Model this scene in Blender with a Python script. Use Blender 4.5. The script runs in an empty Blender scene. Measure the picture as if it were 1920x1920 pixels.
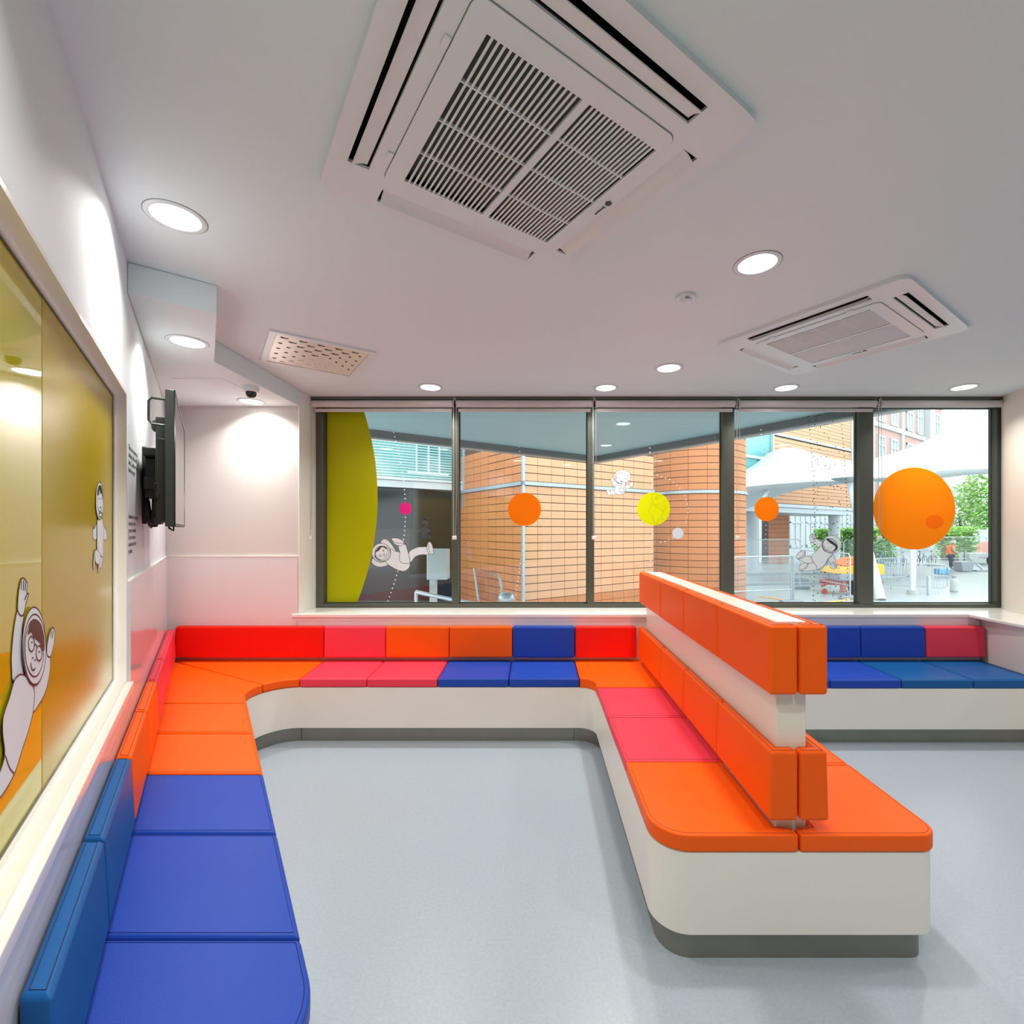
import bpy, bmesh, math, random
from mathutils import Matrix, Vector
random.seed(7)
S = bpy.context.scene
COL = S.collection
PI = math.pi

# ------------------------------------------------------------------ camera
F_PX, CX, CY, EYE = 880.0, 1005.0, 993.0, 1.5          # focal length and principal point in pixels of 1920
cam_d = bpy.data.cameras.new('camera')
cam_d.sensor_width = 36.0
cam_d.lens = F_PX / 1920 * 36
cam_d.shift_x = -(CX - 960) / 1920
cam_d.shift_y = (CY - 960) / 1920
cam_d.clip_start = 0.02
cam_d.clip_end = 400
cam = bpy.data.objects.new('camera', cam_d)
cam.location = (0, 0, EYE)
cam.rotation_euler = (PI / 2, 0, 0)
COL.objects.link(cam)
S.camera = cam

# ------------------------------------------------------------------ world, exposure
SKY = 2.45
w = bpy.data.worlds.new('overcast_sky')
S.world = w
w.use_nodes = True
wn = w.node_tree
bg = wn.nodes['Background']
bg.inputs['Color'].default_value = (0.93, 0.975, 1.0, 1)
bg.inputs['Strength'].default_value = SKY
LAMP_W = 6.1
S.view_settings.view_transform = 'Standard'
S.view_settings.look = 'None'
S.view_settings.exposure = 0.66
S.view_settings.gamma = 1.0
S.view_settings.use_curve_mapping = False
S.cycles.max_bounces = 9
S.cycles.diffuse_bounces = 5
S.cycles.glossy_bounces = 4
S.cycles.transmission_bounces = 4
S.cycles.transparent_max_bounces = 10
S.cycles.sample_clamp_indirect = 6.0
S.cycles.use_adaptive_sampling = True
S.cycles.adaptive_threshold = 0.02
S.cycles.caustics_reflective = False
S.cycles.caustics_refractive = False

# ------------------------------------------------------------------ frames of the place
T = Vector((-0.5735, 0.8192, 0))      # direction of the left wall, also of the ceiling units and the building outside
N = Vector((0.8192, 0.5735, 0))
def frame(o, x, y):
    x = Vector(x).normalized(); y = Vector(y).normalized(); z = x.cross(y)
    m = Matrix.Identity(4)
    for i in range(3):
        m[i][0], m[i][1], m[i][2], m[i][3] = x[i], y[i], z[i], o[i]
    return m
WL0 = -0.338
FL = frame((WL0, 0, 0), T, (0, 0, 1))                 # left wall: x along, y up, z into the room
def FB(y): return frame((0, y, 0), (1, 0, 0), (0, 0, 1))   # wall facing the camera: z towards the camera
def FCEIL(cx, cy, z): return frame((cx, cy, z), N, T)
def wallx(y): return WL0 - 0.70 * y
def edgex(y): return 0.242 - 0.70 * y

# ------------------------------------------------------------------ materials
def srgb(r, g, b):
    f = lambda c: (c / 255 / 12.92) if c <= 10 else ((c / 255 + 0.055) / 1.055) ** 2.4
    return (f(r), f(g), f(b), 1)
def mat(name, col, rough=0.5, metal=0.0, noise=None, bump=None, spec=0.5, coat=0.0, emit=None, alpha=None, trans=0.0):
    m = bpy.data.materials.new(name); m.use_nodes = True
    nt = m.node_tree; b = nt.nodes['Principled BSDF']
    b.inputs['Base Color'].default_value = col
    b.inputs['Roughness'].default_value = rough
    b.inputs['Metallic'].default_value = metal
    b.inputs['Specular IOR Level'].default_value = spec
    b.inputs['Coat Weight'].default_value = coat
    if trans: b.inputs['Transmission Weight'].default_value = trans
    if emit:
        b.inputs['Emission Color'].default_value = emit[0]; b.inputs['Emission Strength'].default_value = emit[1]
    tc = nt.nodes.new('ShaderNodeTexCoord')
    if noise:
        sc, amt = noise
        n = nt.nodes.new('ShaderNodeTexNoise'); n.inputs['Scale'].default_value = sc; n.inputs['Detail'].default_value = 4
        nt.links.new(tc.outputs['Object'], n.inputs['Vector'])
        r = nt.nodes.new('ShaderNodeMix'); r.data_type = 'RGBA'
        r.inputs[6].default_value = tuple(c * (1 - amt) for c in col[:3]) + (1,)
        r.inputs[7].default_value = tuple(min(1, c * (1 + amt)) for c in col[:3]) + (1,)
        nt.links.new(n.outputs['Fac'], r.inputs[0]); nt.links.new(r.outputs[2], b.inputs['Base Color'])
    if bump:
        sc, st = bump
        n = nt.nodes.new('ShaderNodeTexNoise'); n.inputs['Scale'].default_value = sc; n.inputs['Detail'].default_value = 3
        nt.links.new(tc.outputs['Object'], n.inputs['Vector'])
        bp = nt.nodes.new('ShaderNodeBump'); bp.inputs['Strength'].default_value = st; bp.inputs['Distance'].default_value = 0.002
        nt.links.new(n.outputs['Fac'], bp.inputs['Height']); nt.links.new(bp.outputs['Normal'], b.inputs['Normal'])
    return m
def emission(name, col, st):
    m = bpy.data.materials.new(name); m.use_nodes = True; nt = m.node_tree
    nt.nodes.remove(nt.nodes['Principled BSDF'])
    e = nt.nodes.new('ShaderNodeEmission'); e.inputs['Color'].default_value = col; e.inputs['Strength'].default_value = st
    nt.links.new(e.outputs[0], nt.nodes['Material Output'].inputs['Surface'])
    return m
def glass(name, tint, ior, rough=0.0):
    m = bpy.data.materials.new(name); m.use_nodes = True; nt = m.node_tree
    nt.nodes.remove(nt.nodes['Principled BSDF'])
    t = nt.nodes.new('ShaderNodeBsdfTransparent'); t.inputs['Color'].default_value = tint
    g = nt.nodes.new('ShaderNodeBsdfGlossy'); g.inputs['Roughness'].default_value = rough
    lw = nt.nodes.new('ShaderNodeLayerWeight'); lw.inputs['Blend'].default_value = 0.5
    pw = nt.nodes.new('ShaderNodeMath'); pw.operation = 'POWER'; pw.inputs[1].default_value = 5
    nt.links.new(lw.outputs['Facing'], pw.inputs[0])
    f = nt.nodes.new('ShaderNodeMapRange'); f.inputs[3].default_value = ((ior - 1) / (ior + 1)) ** 2; f.inputs[4].default_value = 1.0
    nt.links.new(pw.outputs[0], f.inputs[0])
    x = nt.nodes.new('ShaderNodeMixShader')
    nt.links.new(f.outputs[0], x.inputs[0]); nt.links.new(t.outputs[0], x.inputs[1]); nt.links.new(g.outputs[0], x.inputs[2])
    nt.links.new(x.outputs[0], nt.nodes['Material Output'].inputs['Surface'])
    return m
def tile_mat(name, col, var):
    m = mat(name, col, 0.65, bump=(40, .15)); nt = m.node_tree; b = nt.nodes['Principled BSDF']
    oi = nt.nodes.new('ShaderNodeObjectInfo'); tc = nt.nodes.new('ShaderNodeTexCoord')
    n = nt.nodes.new('ShaderNodeTexNoise'); n.inputs['Scale'].default_value = 3
    nt.links.new(tc.outputs['Object'], n.inputs['Vector'])
    a = nt.nodes.new('ShaderNodeMath'); a.operation = 'ADD'; nt.links.new(oi.outputs['Random'], a.inputs[0]); nt.links.new(n.outputs['Fac'], a.inputs[1])
    mr = nt.nodes.new('ShaderNodeMapRange'); mr.inputs[1].default_value = 0; mr.inputs[2].default_value = 2; mr.inputs[3].default_value = 1 - var; mr.inputs[4].default_value = 1 + var
    nt.links.new(a.outputs[0], mr.inputs[0])
    hs = nt.nodes.new('ShaderNodeHueSaturation'); hs.inputs['Color'].default_value = col
    nt.links.new(mr.outputs[0], hs.inputs['Value']); nt.links.new(hs.outputs[0], b.inputs['Base Color'])
    return m

M = dict(
    ceiling=mat('ceiling_paint', (0.70, 0.78, 0.80, 1), 0.9, noise=(0.9, .015)),
    wall=mat('wall_paint', (0.665, 0.71, 0.745, 1), 0.75, noise=(1.2, .01)),
    warm_wall=mat('warm_wall_paint', (0.69, 0.655, 0.625, 1), 0.75, noise=(1.2, .01)),
    gloss_wall=mat('gloss_wall_panel', (0.76, 0.755, 0.77, 1), 0.10, spec=0.5, coat=0.2),
    cream=mat('cream_gloss', (0.80, 0.765, 0.68, 1), 0.22),
    sillw=mat('sill_white', (0.86, 0.85, 0.80, 1), 0.16),
    base=mat('bench_laminate', (0.83, 0.795, 0.73, 1), 0.35, noise=(2, .02)),
    kick=mat('brushed_kick_plate', (0.28, 0.275, 0.235, 1), 0.38, metal=0.75, noise=(6, .12)),
    alu=mat('dark_window_aluminium', (0.105, 0.112, 0.09, 1), 0.35, metal=0.4),
    black=mat('black_plastic', (0.010, 0.011, 0.011, 1), 0.4),
    rubber=mat('black_rubber', (0.006, 0.006, 0.006, 1), 0.7),
    bezel=mat('screen_bezel', (0.028, 0.036, 0.034, 1), 0.35),
    white=mat('white_plastic', (0.70, 0.75, 0.78, 1), 0.35),
    vane=mat('white_vane', (0.74, 0.755, 0.765, 1), 0.35),
    dark=mat('dark_void', (0.012, 0.013, 0.013, 1), 0.8),
    grid=mat('grille_filter', (0.20, 0.20, 0.19, 1), 0.9),
    blind=mat('blind_fabric', (0.62, 0.58, 0.57, 1), 0.8, bump=(400, .2)),
    hem=mat('blind_hem_bar', (0.66, 0.64, 0.62, 1), 0.45),
    chain=mat('bead_chain_metal', (0.55, 0.53, 0.48, 1), 0.35, metal=0.7),
    lens=emission('downlight_diffuser', (1, 0.975, 0.94, 1), 5.0),
    pane=glass('window_glass', (0.93, 0.965, 0.96, 1), 1.62),
    screen=mat('tv_screen', (0.010, 0.010, 0.012, 1), 0.06, spec=0.9),
    ink=mat('black_print', (0.035, 0.035, 0.045, 1), 0.6),
    brownink=mat('brown_print', (0.07, 0.015, 0.015, 1), 0.5),
    vinylw=mat('white_vinyl', (0.72, 0.80, 0.83, 1), 0.5),
    steel=mat('galvanised_steel', (0.42, 0.47, 0.50, 1), 0.4, metal=0.55),
)
def leather(name, col, r=.42):
    return mat(name, col, r, bump=(260, .22), noise=(5, .035), spec=0.18)
LE = dict(
    orange=leather('orange_leatherette', (0.93, 0.115, 0.004, 1)),
    red=leather('red_leatherette', (0.80, 0.012, 0.006, 1)),
    pink=leather('pink_leatherette', (0.86, 0.055, 0.095, 1)),
    violet=leather('violet_blue_leatherette', (0.018, 0.066, 0.42, 1)),
    teal=leather('teal_blue_leatherette', (0.008, 0.105, 0.33, 1)),
)
for k in list(LE):
    c = LE[k].node_tree.nodes['Principled BSDF'].inputs['Base Color'].default_value
    LE[k + '_seam'] = mat(k + '_seam_thread', tuple(v * .35 for v in c[:3]) + (1,), 0.6)

def floor_material():
    m = mat('speckled_vinyl_floor', (0.5, 0.55, 0.6, 1), 0.30); nt = m.node_tree; b = nt.nodes['Principled BSDF']
    tc = nt.nodes.new('ShaderNodeTexCoord')
    v = nt.nodes.new('ShaderNodeTexVoronoi'); v.inputs['Scale'].default_value = 160
    n = nt.nodes.new('ShaderNodeTexNoise'); n.inputs['Scale'].default_value = 90; n.inputs['Detail'].default_value = 3
    n2 = nt.nodes.new('ShaderNodeTexNoise'); n2.inputs['Scale'].default_value = 1.4
    for k in (v, n, n2): nt.links.new(tc.outputs['Object'], k.inputs['Vector'])
    cr = nt.nodes.new('ShaderNodeValToRGB'); e = cr.color_ramp.elements
    e[0].position = 0.04; e[0].color = (0.29, 0.34, 0.39, 1); e[1].position = 0.12; e[1].color = (0.405, 0.485, 0.56, 1)
    nt.links.new(v.outputs['Distance'], cr.inputs[0])
    mx = nt.nodes.new('ShaderNodeMix'); mx.data_type = 'RGBA'; mx.blend_type = 'MULTIPLY'; mx.inputs[0].default_value = 0.25
    nt.links.new(cr.outputs[0], mx.inputs[6]); nt.links.new(n.outputs['Fac'], mx.inputs[7])
    nt.links.new(mx.outputs[2], b.inputs['Base Color'])
    mr = nt.nodes.new('ShaderNodeMapRange'); mr.inputs[3].default_value = 0.26; mr.inputs[4].default_value = 0.40
    nt.links.new(n2.outputs['Fac'], mr.inputs[0]); nt.links.new(mr.outputs[0], b.inputs['Roughness'])
    return m
M['floor'] = floor_material()

# ------------------------------------------------------------------ builders (vertices in world space, then moved to the parent's origin)
class MB:
    def __init__(s): s.v = []; s.f = []
    def add(s, vs, fs, Mx=None):
        o = len(s.v)
        s.v += [(Mx @ Vector(p)) if Mx else Vector(p) for p in vs]
        s.f += [tuple(i + o for i in f) for f in fs]
        return s
    def box(s, x0, x1, y0, y1, z0, z1, Mx=None):
        vs = [(x, y, z) for z in (z0, z1) for y in (y0, y1) for x in (x0, x1)]
        return s.add(vs, [(0, 2, 3, 1), (4, 5, 7, 6), (0, 1, 5, 4), (2, 6, 7, 3), (0, 4, 6, 2), (1, 3, 7, 5)], Mx)
    def prism(s, poly, z0, z1, Mx=None):
        n = len(poly)
        a = sum(poly[i][0] * poly[(i + 1) % n][1] - poly[(i + 1) % n][0] * poly[i][1] for i in range(n))
        if a < 0: poly = poly[::-1]
        vs = [(p[0], p[1], z0) for p in poly] + [(p[0], p[1], z1) for p in poly]
        fs = [tuple(range(n))[::-1], tuple(range(n, 2 * n))] + [(i, (i + 1) % n, (i + 1) % n + n, i + n) for i in range(n)]
        return s.add(vs, fs, Mx)
    def tube(s, pts, r, seg=8, Mx=None, closed=False, r2=None):
        pts = [Vector(p) for p in pts]; n = len(pts); vs = []; fs = []
        up = None
        for i, p in enumerate(pts):
            if closed: d = pts[(i + 1) % n] - pts[i - 1]
            else: d = pts[min(i + 1, n - 1)] - pts[max(i - 1, 0)]
            d = d.normalized() if d.length > 1e-9 else Vector((0, 0, 1))
            if up is None:
                up = Vector((0, 0, 1)) if abs(d.z) < .9 else Vector((1, 0, 0))
            a = d.cross(up).normalized(); b = d.cross(a).normalized(); up = -b if False else up
            rr = r if r2 is None else r + (r2 - r) * i / max(1, n - 1)
            for k in range(seg):
                t = 2 * PI * k / seg
                vs.append(p + a * math.cos(t) * rr + b * math.sin(t) * rr)
        m = n if closed else n - 1
        for i in range(m):
            j = (i + 1) % n
            for k in range(seg):
                l = (k + 1) % seg
                fs.append((i * seg + k, i * seg + l, j * seg + l, j * seg + k))
        if not closed:
            fs.append(tuple(range(seg))[::-1]); fs.append(tuple(range((n - 1) * seg, n * seg)))
        return s.add(vs, fs, Mx)
    def cyl(s, c, r, z0, z1, seg=32, Mx=None, r2=None):
        return s.lathe([(0, z0), (r, z0), (r if r2 is None else r2, z1), (0, z1)], c, seg, Mx)
    def lathe(s, prof, c=(0, 0, 0), seg=32, Mx=None):
        vs = []; fs = []; n = len(prof)
        for k in range(seg):
            t = 2 * PI * k / seg
            for r, z in prof: vs.append((c[0] + r * math.cos(t), c[1] + r * math.sin(t), (c[2] if len(c) > 2 else 0) + z))
        for k in range(seg):
            l = (k + 1) % seg
            for i in range(n - 1):
                q = [k * n + i, l * n + i, l * n + i + 1, k * n + i + 1]
                if prof[i][0] < 1e-7: q = [q[0], q[2], q[3]]
                elif prof[i + 1][0] < 1e-7: q = [q[0], q[1], q[2]]
                fs.append(tuple(q))
        return s.add(vs, fs, Mx)
    def ball(s, c, rx, ry, rz, seg=16, rings=10, Mx=None, jit=0):
        vs = []; fs = []
        for i in range(rings + 1):
            a = PI * i / rings
            for k in range(seg):
                t = 2 * PI * k / seg; q = 1 + random.uniform(-jit, jit)
                vs.append((c[0] + rx * q * math.sin(a) * math.cos(t), c[1] + ry * q * math.sin(a) * math.sin(t), c[2] - rz * q * math.cos(a)))
        for i in range(rings):
            for k in range(seg):
                l = (k + 1) % seg
                fs.append((i * seg + k, i * seg + l, (i + 1) * seg + l, (i + 1) * seg + k))
        return s.add(vs, fs, Mx)
    def mesh(s, smooth=False, bevel=0, segs=2, angle=30):
        me = bpy.data.meshes.new('m')
        bm = bmesh.new()
        for p in s.v: bm.verts.new(p)
        bm.verts.ensure_lookup_table()
        for f in s.f:
            try: bm.faces.new([bm.verts[i] for i in f])
            except ValueError: pass
        bmesh.ops.remove_doubles(bm, verts=bm.verts, dist=1e-6)
        bmesh.ops.recalc_face_normals(bm, faces=bm.faces)
        if bevel:
            me['bev'] = 1
            es = [e for e in bm.edges if len(e.link_faces) == 2 and e.calc_face_angle(0) > math.radians(angle)]
            bmesh.ops.bevel(bm, geom=es, offset=bevel, segments=segs, affect='EDGES', profile=0.5, clamp_overlap=True)
        if smooth or bevel:
            for f in bm.faces: f.smooth = True
            if not bevel:
                for e in bm.edges:
                    if len(e.link_faces) == 2 and e.calc_face_angle(0) > math.radians(40): e.smooth = False
        bm.to_mesh(me); bm.free()
        return me

def plate_mesh(loops, th, Mx, z=0.0):
    """flat sheet with holes (even-odd) given as 2D loops, thickness th upwards from z in frame Mx"""
    cu = bpy.data.curves.new('c', 'CURVE'); cu.dimensions = '2D'; cu.fill_mode = 'BOTH'; cu.extrude = th / 2
    for lp in loops:
        sp = cu.splines.new('POLY'); sp.points.add(len(lp) - 1)
        for i, p in enumerate(lp): sp.points[i].co = (p[0], p[1], 0, 1)
        sp.use_cyclic_u = True
    o = bpy.data.objects.new('c', cu); me = bpy.data.meshes.new_from_object(o)
    bpy.data.objects.remove(o); bpy.data.curves.remove(cu)
    me.transform(Mx @ Matrix.Translation((0, 0, z + th / 2)))
    return me

WL = {}
def put(name, me, m, parent=None, origin=None):
    if isinstance(me, MB): me = me.mesh()
    if origin is None:
        if parent is not None: origin = WL[parent.name]
        else:
            xs = [v.co for v in me.vertices]
            if xs: origin = Vector(((min(c.x for c in xs) + max(c.x for c in xs)) / 2, (min(c.y for c in xs) + max(c.y for c in xs)) / 2, min(c.z for c in xs)))
            else: origin = Vector((0, 0, 0))
    origin = Vector(origin)
    me.transform(Matrix.Translation(-origin))
    me.name = name
    o = bpy.data.objects.new(name, me); COL.objects.link(o)
    if m is not None:
        me.materials.clear(); me.materials.append(m)
    if parent is not None:
        o.parent = parent; o.location = origin - WL[parent.name]
    else: o.location = origin
    WL[o.name] = origin
    if me.get('bev'): o.modifiers.new('wn', 'WEIGHTED_NORMAL').keep_sharp = True
    return o
def weighted(o): return o
def thing(name, label, cat, loc, group=None):
    o = bpy.data.objects.new(name, None); COL.objects.link(o); o.empty_display_size = .1
    o.location = loc; WL[o.name] = Vector(loc)
    return tag(o, label, cat, group)
def tag(o, label=None, cat=None, group=None, kind=None):
    if label: o['label'] = label
    if cat: o['category'] = cat
    if group: o['group'] = group
    if kind: o['kind'] = kind
    return o
def struct(name, me, m, parent=None, label=None):
    o = put(name, me, m, parent)
    if parent is None: o['kind'] = 'structure'
    if label: o['label'] = label
    return o
def struct_empty(name, loc):
    o = bpy.data.objects.new(name, None); COL.objects.link(o); o.location = loc; WL[o.name] = Vector(loc); o['kind'] = 'structure'
    return o
def inst(name, me, m, parent, Mw):
    """an object sharing a mesh built round its own origin"""
    o = bpy.data.objects.new(name, me); COL.objects.link(o); o.parent = parent
    if m is not None and not me.materials: me.materials.append(m)
    o.matrix_local = Matrix.Translation(-WL[parent.name]) @ Mw
    return o
def copy_tree(src, delta, label, group=None):
    def rec(o, parent):
        c = o.copy(); COL.objects.link(c); c.parent = parent
        WL[c.name] = WL.get(o.name, Vector((0, 0, 0))) + Vector(delta)
        for ch in list(o.children): rec(ch, c)
        return c
    c = rec(src, None); c.location = src.location + Vector(delta)
    c['label'] = label
    if group: c['group'] = group
    return c
def fillet(pts, n=10):
    """pts: (x, y) or (x, y, r)"""
    out = []; k = len(pts)
    for i, p in enumerate(pts):
        r = p[2] if len(p) > 2 else 0
        if r <= 0: out.append((p[0], p[1])); continue
        P = Vector(p[:2]); A = (Vector(pts[i - 1][:2]) - P).normalized(); B = (Vector(pts[(i + 1) % k][:2]) - P).normalized()
        h = A.angle(B) / 2; t = r / math.tan(h); c = P + (A + B).normalized() * (r / math.sin(h))
        a0 = P + A * t - c; a1 = P + B * t - c
        an0 = math.atan2(a0.y, a0.x); an1 = math.atan2(a1.y, a1.x); d = an1 - an0
        while d > PI: d -= 2 * PI
        while d < -PI: d += 2 * PI
        for j in range(n + 1):
            a = an0 + d * j / n
            out.append((c.x + r * math.cos(a), c.y + r * math.sin(a)))
    return out
def rrect(x0, x1, y0, y1, r, n=6): return fillet([(x0, y0, r), (x1, y0, r), (x1, y1, r), (x0, y1, r)], n)
def rect(x0, x1, y0, y1): return [(x0, y0), (x1, y0), (x1, y1), (x0, y1)]
def circle(cx, cy, rx, ry=None, n=48, rot=0):
    ry = ry or rx; out = []
    for i in range(n):
        a = 2 * PI * i / n; x, y = rx * math.cos(a), ry * math.sin(a)
        out.append((cx + x * math.cos(rot) - y * math.sin(rot), cy + x * math.sin(rot) + y * math.cos(rot)))
    return out
def offset_poly(poly, d):
    n = len(poly); a = sum(poly[i][0] * poly[(i + 1) % n][1] - poly[(i + 1) % n][0] * poly[i][1] for i in range(n))
    sg = 1 if a > 0 else -1; out = []
    for i in range(n):
        p0, p, p1 = Vector(poly[i - 1]), Vector(poly[i]), Vector(poly[(i + 1) % n])
        e0 = (p - p0); e1 = (p1 - p)
        if e0.length < 1e-6 or e1.length < 1e-6: continue
        n0 = Vector((-e0.y, e0.x)).normalized() * sg; n1 = Vector((-e1.y, e1.x)).normalized() * sg
        b = n0 + n1
        if b.length < 1e-6: continue
        b.normalize(); c = max(.35, b.dot(n0))
        out.append(tuple(p + b * (d / c)))
    return out
def at(u, v, D): return Vector(((u - CX) * D / F_PX, D, EYE - (v - CY) * D / F_PX))

# ================================================================== THE ROOM
H = 2.63          # ceiling
HS = 2.4975       # lowered soffit
YB = 3.80         # wall below and beside the window
YG = 4.14         # glass
room = [(wallx(-1.6), -1.6), (6.2, -1.6), (6.2, 4.28), (-1.93, 4.28), (-1.93, YB), (wallx(YB), YB)]
struct('floor', plate_mesh([[(wallx(-1.6) - .1, -1.7), (6.3, -1.7), (6.3, 4.3), (-3.6, 4.3), (wallx(4.3) - .1, 4.3)]], .1, Matrix.Identity(4), -.1), M['floor'])
AC = [(-0.043, 1.41), (1.75, 2.725)]
def rot_rect(cx, cy, h):
    return [tuple((Vector((cx, cy, 0)) + N * (a * h) + T * (b * h))[:2]) for a, b in ((-1, -1), (1, -1), (1, 1), (-1, 1))]
holes = [rot_rect(x, y, .455) for x, y in AC]
struct('ceiling', plate_mesh([[(wallx(-1.6) - .1, -1.7), (6.3, -1.7), (6.3, 4.3), (wallx(4.3) - .1, 4.3)]] + holes, .12, Matrix.Identity(4), H), M['ceiling'])
# lowered ceiling in the left corner
sof = [(wallx(1.977), 1.977), (-1.475, 2.171), (-1.914, 2.794), (-1.914, YB), (wallx(YB), YB)]
struct('trim_1', MB().prism(sof, HS, H - .001).mesh(bevel=.003, segs=1), M['ceiling'], label='lowered boxed ceiling over the corner bench')
# left wall with its window opening (s along the wall, z up)
S0, S1 = -1.95, YB / .8192
WO = (-.9, 2.405, .86, 2.075)
struct('wall_left', plate_mesh([rect(S0, S1 + .05, 0, H), rect(*WO)], .12, FL, -.12), M['wall'])
# back wall left of the window and under it
struct('wall_back', MB().box(wallx(YB) - .2, -1.925, YB, 4.3, 0, H).box(-1.925, 6.2, YB, 4.3, 0, .79).box(-1.925, 6.2, 4.17, 4.3, 2.60, 3.1), M['warm_wall'])
struct('wall_rear', MB().box(.6, 6.3, -1.75, -1.6, 0, H), M['wall'])
struct('wall_right', MB().box(6.2, 6.35, -1.6, 4.3, 0, H), M['wall'])
# the right end of the window: round column and wall beyond
struct('wall_column', MB().cyl((4.345, 3.745), .45, .80, H, 96).mesh(smooth=True), M['cream'], label='round cream column at the right end of the window')
struct('wall_front_right', MB().box(4.40, 6.2, 3.75, 4.3, .79, H), M['wall'])
struct('wall_bench_end', MB().prism([(3.595, 3.80), (3.535, 3.35), (3.50, 2.6), (4.9, 2.6), (4.9, 3.8)], 0, .795).mesh(bevel=.006), M['cream'], label='low cream wall closing the right hand bench')
# window sill
struct('trim_2', MB().box(-1.965, 4.6, 3.775, 4.11, .79, .82).box(3.48, 4.95, 2.55, 3.775, .795, .82).mesh(bevel=.005), M['sillw'], label='white window sill ledge')
struct('trim_3', MB().box(-1.95, 3.55, 3.785, 3.80, .765, .79), M['gloss_wall'], label='strip under the window sill')
# glossy dado panels
dadoL = put('trim_4', MB().box(-.9, 2.40, .40, .845, .0, .012, FL), M['gloss_wall']); tag(dadoL, kind='structure', label='glossy wall panel under the side window')
dadoL2 = put('trim_5', MB().box(2.412, S1 - .012, .40, 1.282, .0, .012, FL), M['gloss_wall']); tag(dadoL2, kind='structure', label='glossy wall panel behind the side bench')
dadoB = put('trim_6', MB().box(-2.985, -1.93, .40, 1.282, .0, .012, FB(YB)), M['gloss_wall']); tag(dadoB, kind='structure', label='glossy wall panel left of the big window')
dadoB2 = put('trim_7', MB().box(-1.927, 3.58, .40, .765, .0, .012, FB(YB)), M['gloss_wall']); tag(dadoB2, kind='structure', label='glossy wall panel under the window sill')
struct('trim_8', MB().box(2.42, S1 - .01, 1.282, 1.288, 0, .014, FL).box(-2.99, -1.93, 1.282, 1.288, 0, .014, FB(YB)).box(S1 - .02, S1 - .006, .40, 1.285, 0, .016, FL), M['sillw'], label='white edge strip on top of the wall panels')
# white reveal lining
struct('trim_9', MB().box(-1.9251, -1.914, YB - .002, 4.11, .82, H - .002).mesh(bevel=.002, segs=1), M['sillw'], label='white window reveal')

# ------------------------------------------------------------------ side window with coloured panel
win2 = struct_empty('window_2', FL @ Vector((.8, .87, 0)))
x0, x1, z0, z1 = WO
put('window_reveal', plate_mesh([rect(x0, x1, z0, z1), rect(x0 + .012, x1 - .012, z0 + .012, z1 - .012)], .07, FL, -.07), M['sillw'], win2)
put('window_frame', plate_mesh([rect(x0 + .012, x1 - .012, z0 + .012, z1 - .012), rect(x0 + .03, x1 - .03, z0 + .024, z1 - .024)], .028, FL, -.062), M['sillw'], win2)
put('window_sill', MB().box(x0, x1 + .004, z0 - .035, z0, -.02, .022, FL).mesh(bevel=.004), M['sillw'], win2)
yel = mat('lime_back_painted_glass', (0.50, 0.46, 0.010, 1), 0.03, spec=0.45)
film = mat('lime_satin_film', (0.46, 0.35, 0.0, 1), 0.24, spec=0.18, noise=(1, .02))
FILM_S = 1.377
put('coloured_pane', MB().box(x0 + .03, x1 - .03, z0 + .024, z1 - .024, -.050, -.042, FL), yel, win2)
put('satin_film', MB().box(FILM_S, x1 - .03, z0 + .024, z1 - .024, -.042, -.0412, FL), film, win2)
put('pane_gasket', plate_mesh([rect(x0 + .03, x1 - .03, z0 + .024, z1 - .024), rect(x0 + .035, x1 - .035, z0 + .029, z1 - .029)], .003, FL, -.042), M['alu'], win2)

# ------------------------------------------------------------------ big window
win = struct_empty('window_1', (1.0, YG, .82))
FZ0, FZ1 = .82, 2.62
def fr(nm, x0, x1, z0, z1, y0=4.08, y1=4.16):
    put(nm, MB().box(x0, x1, y0, y1, z0, z1).mesh(bevel=.002, segs=1), M['alu'], win)
fr('window_jamb', -1.922, -1.848, FZ0, FZ1)
fr('window_jamb', 4.006, 4.05, FZ0, FZ1)
fr('bottom_rail', -1.848, 4.006, FZ0, .853)
fr('top_rail', -1.848, 4.006, 2.565, FZ1)
MUL = [(-.7325, -.672), (.448, .505), (1.623, 1.725), (2.812, 2.935)]
for a, b in MUL: fr('mullion', a, b, .853, 2.565)
edges = [-1.848] + [v for m in MUL for v in m] + [4.006]
for i in range(5):
    put('glass_pane', MB().box(edges[2 * i], edges[2 * i + 1], YG, YG + .006, .853, 2.565), M['pane'], win)
    # thin glazing beads
    put('glazing_bead', plate_mesh([rect(edges[2 * i], edges[2 * i + 1], .853, 2.565), rect(edges[2 * i] + .007, edges[2 * i + 1] - .007, .862, 2.558)], .012, FB(YG), .001), M['alu'], win)

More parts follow.
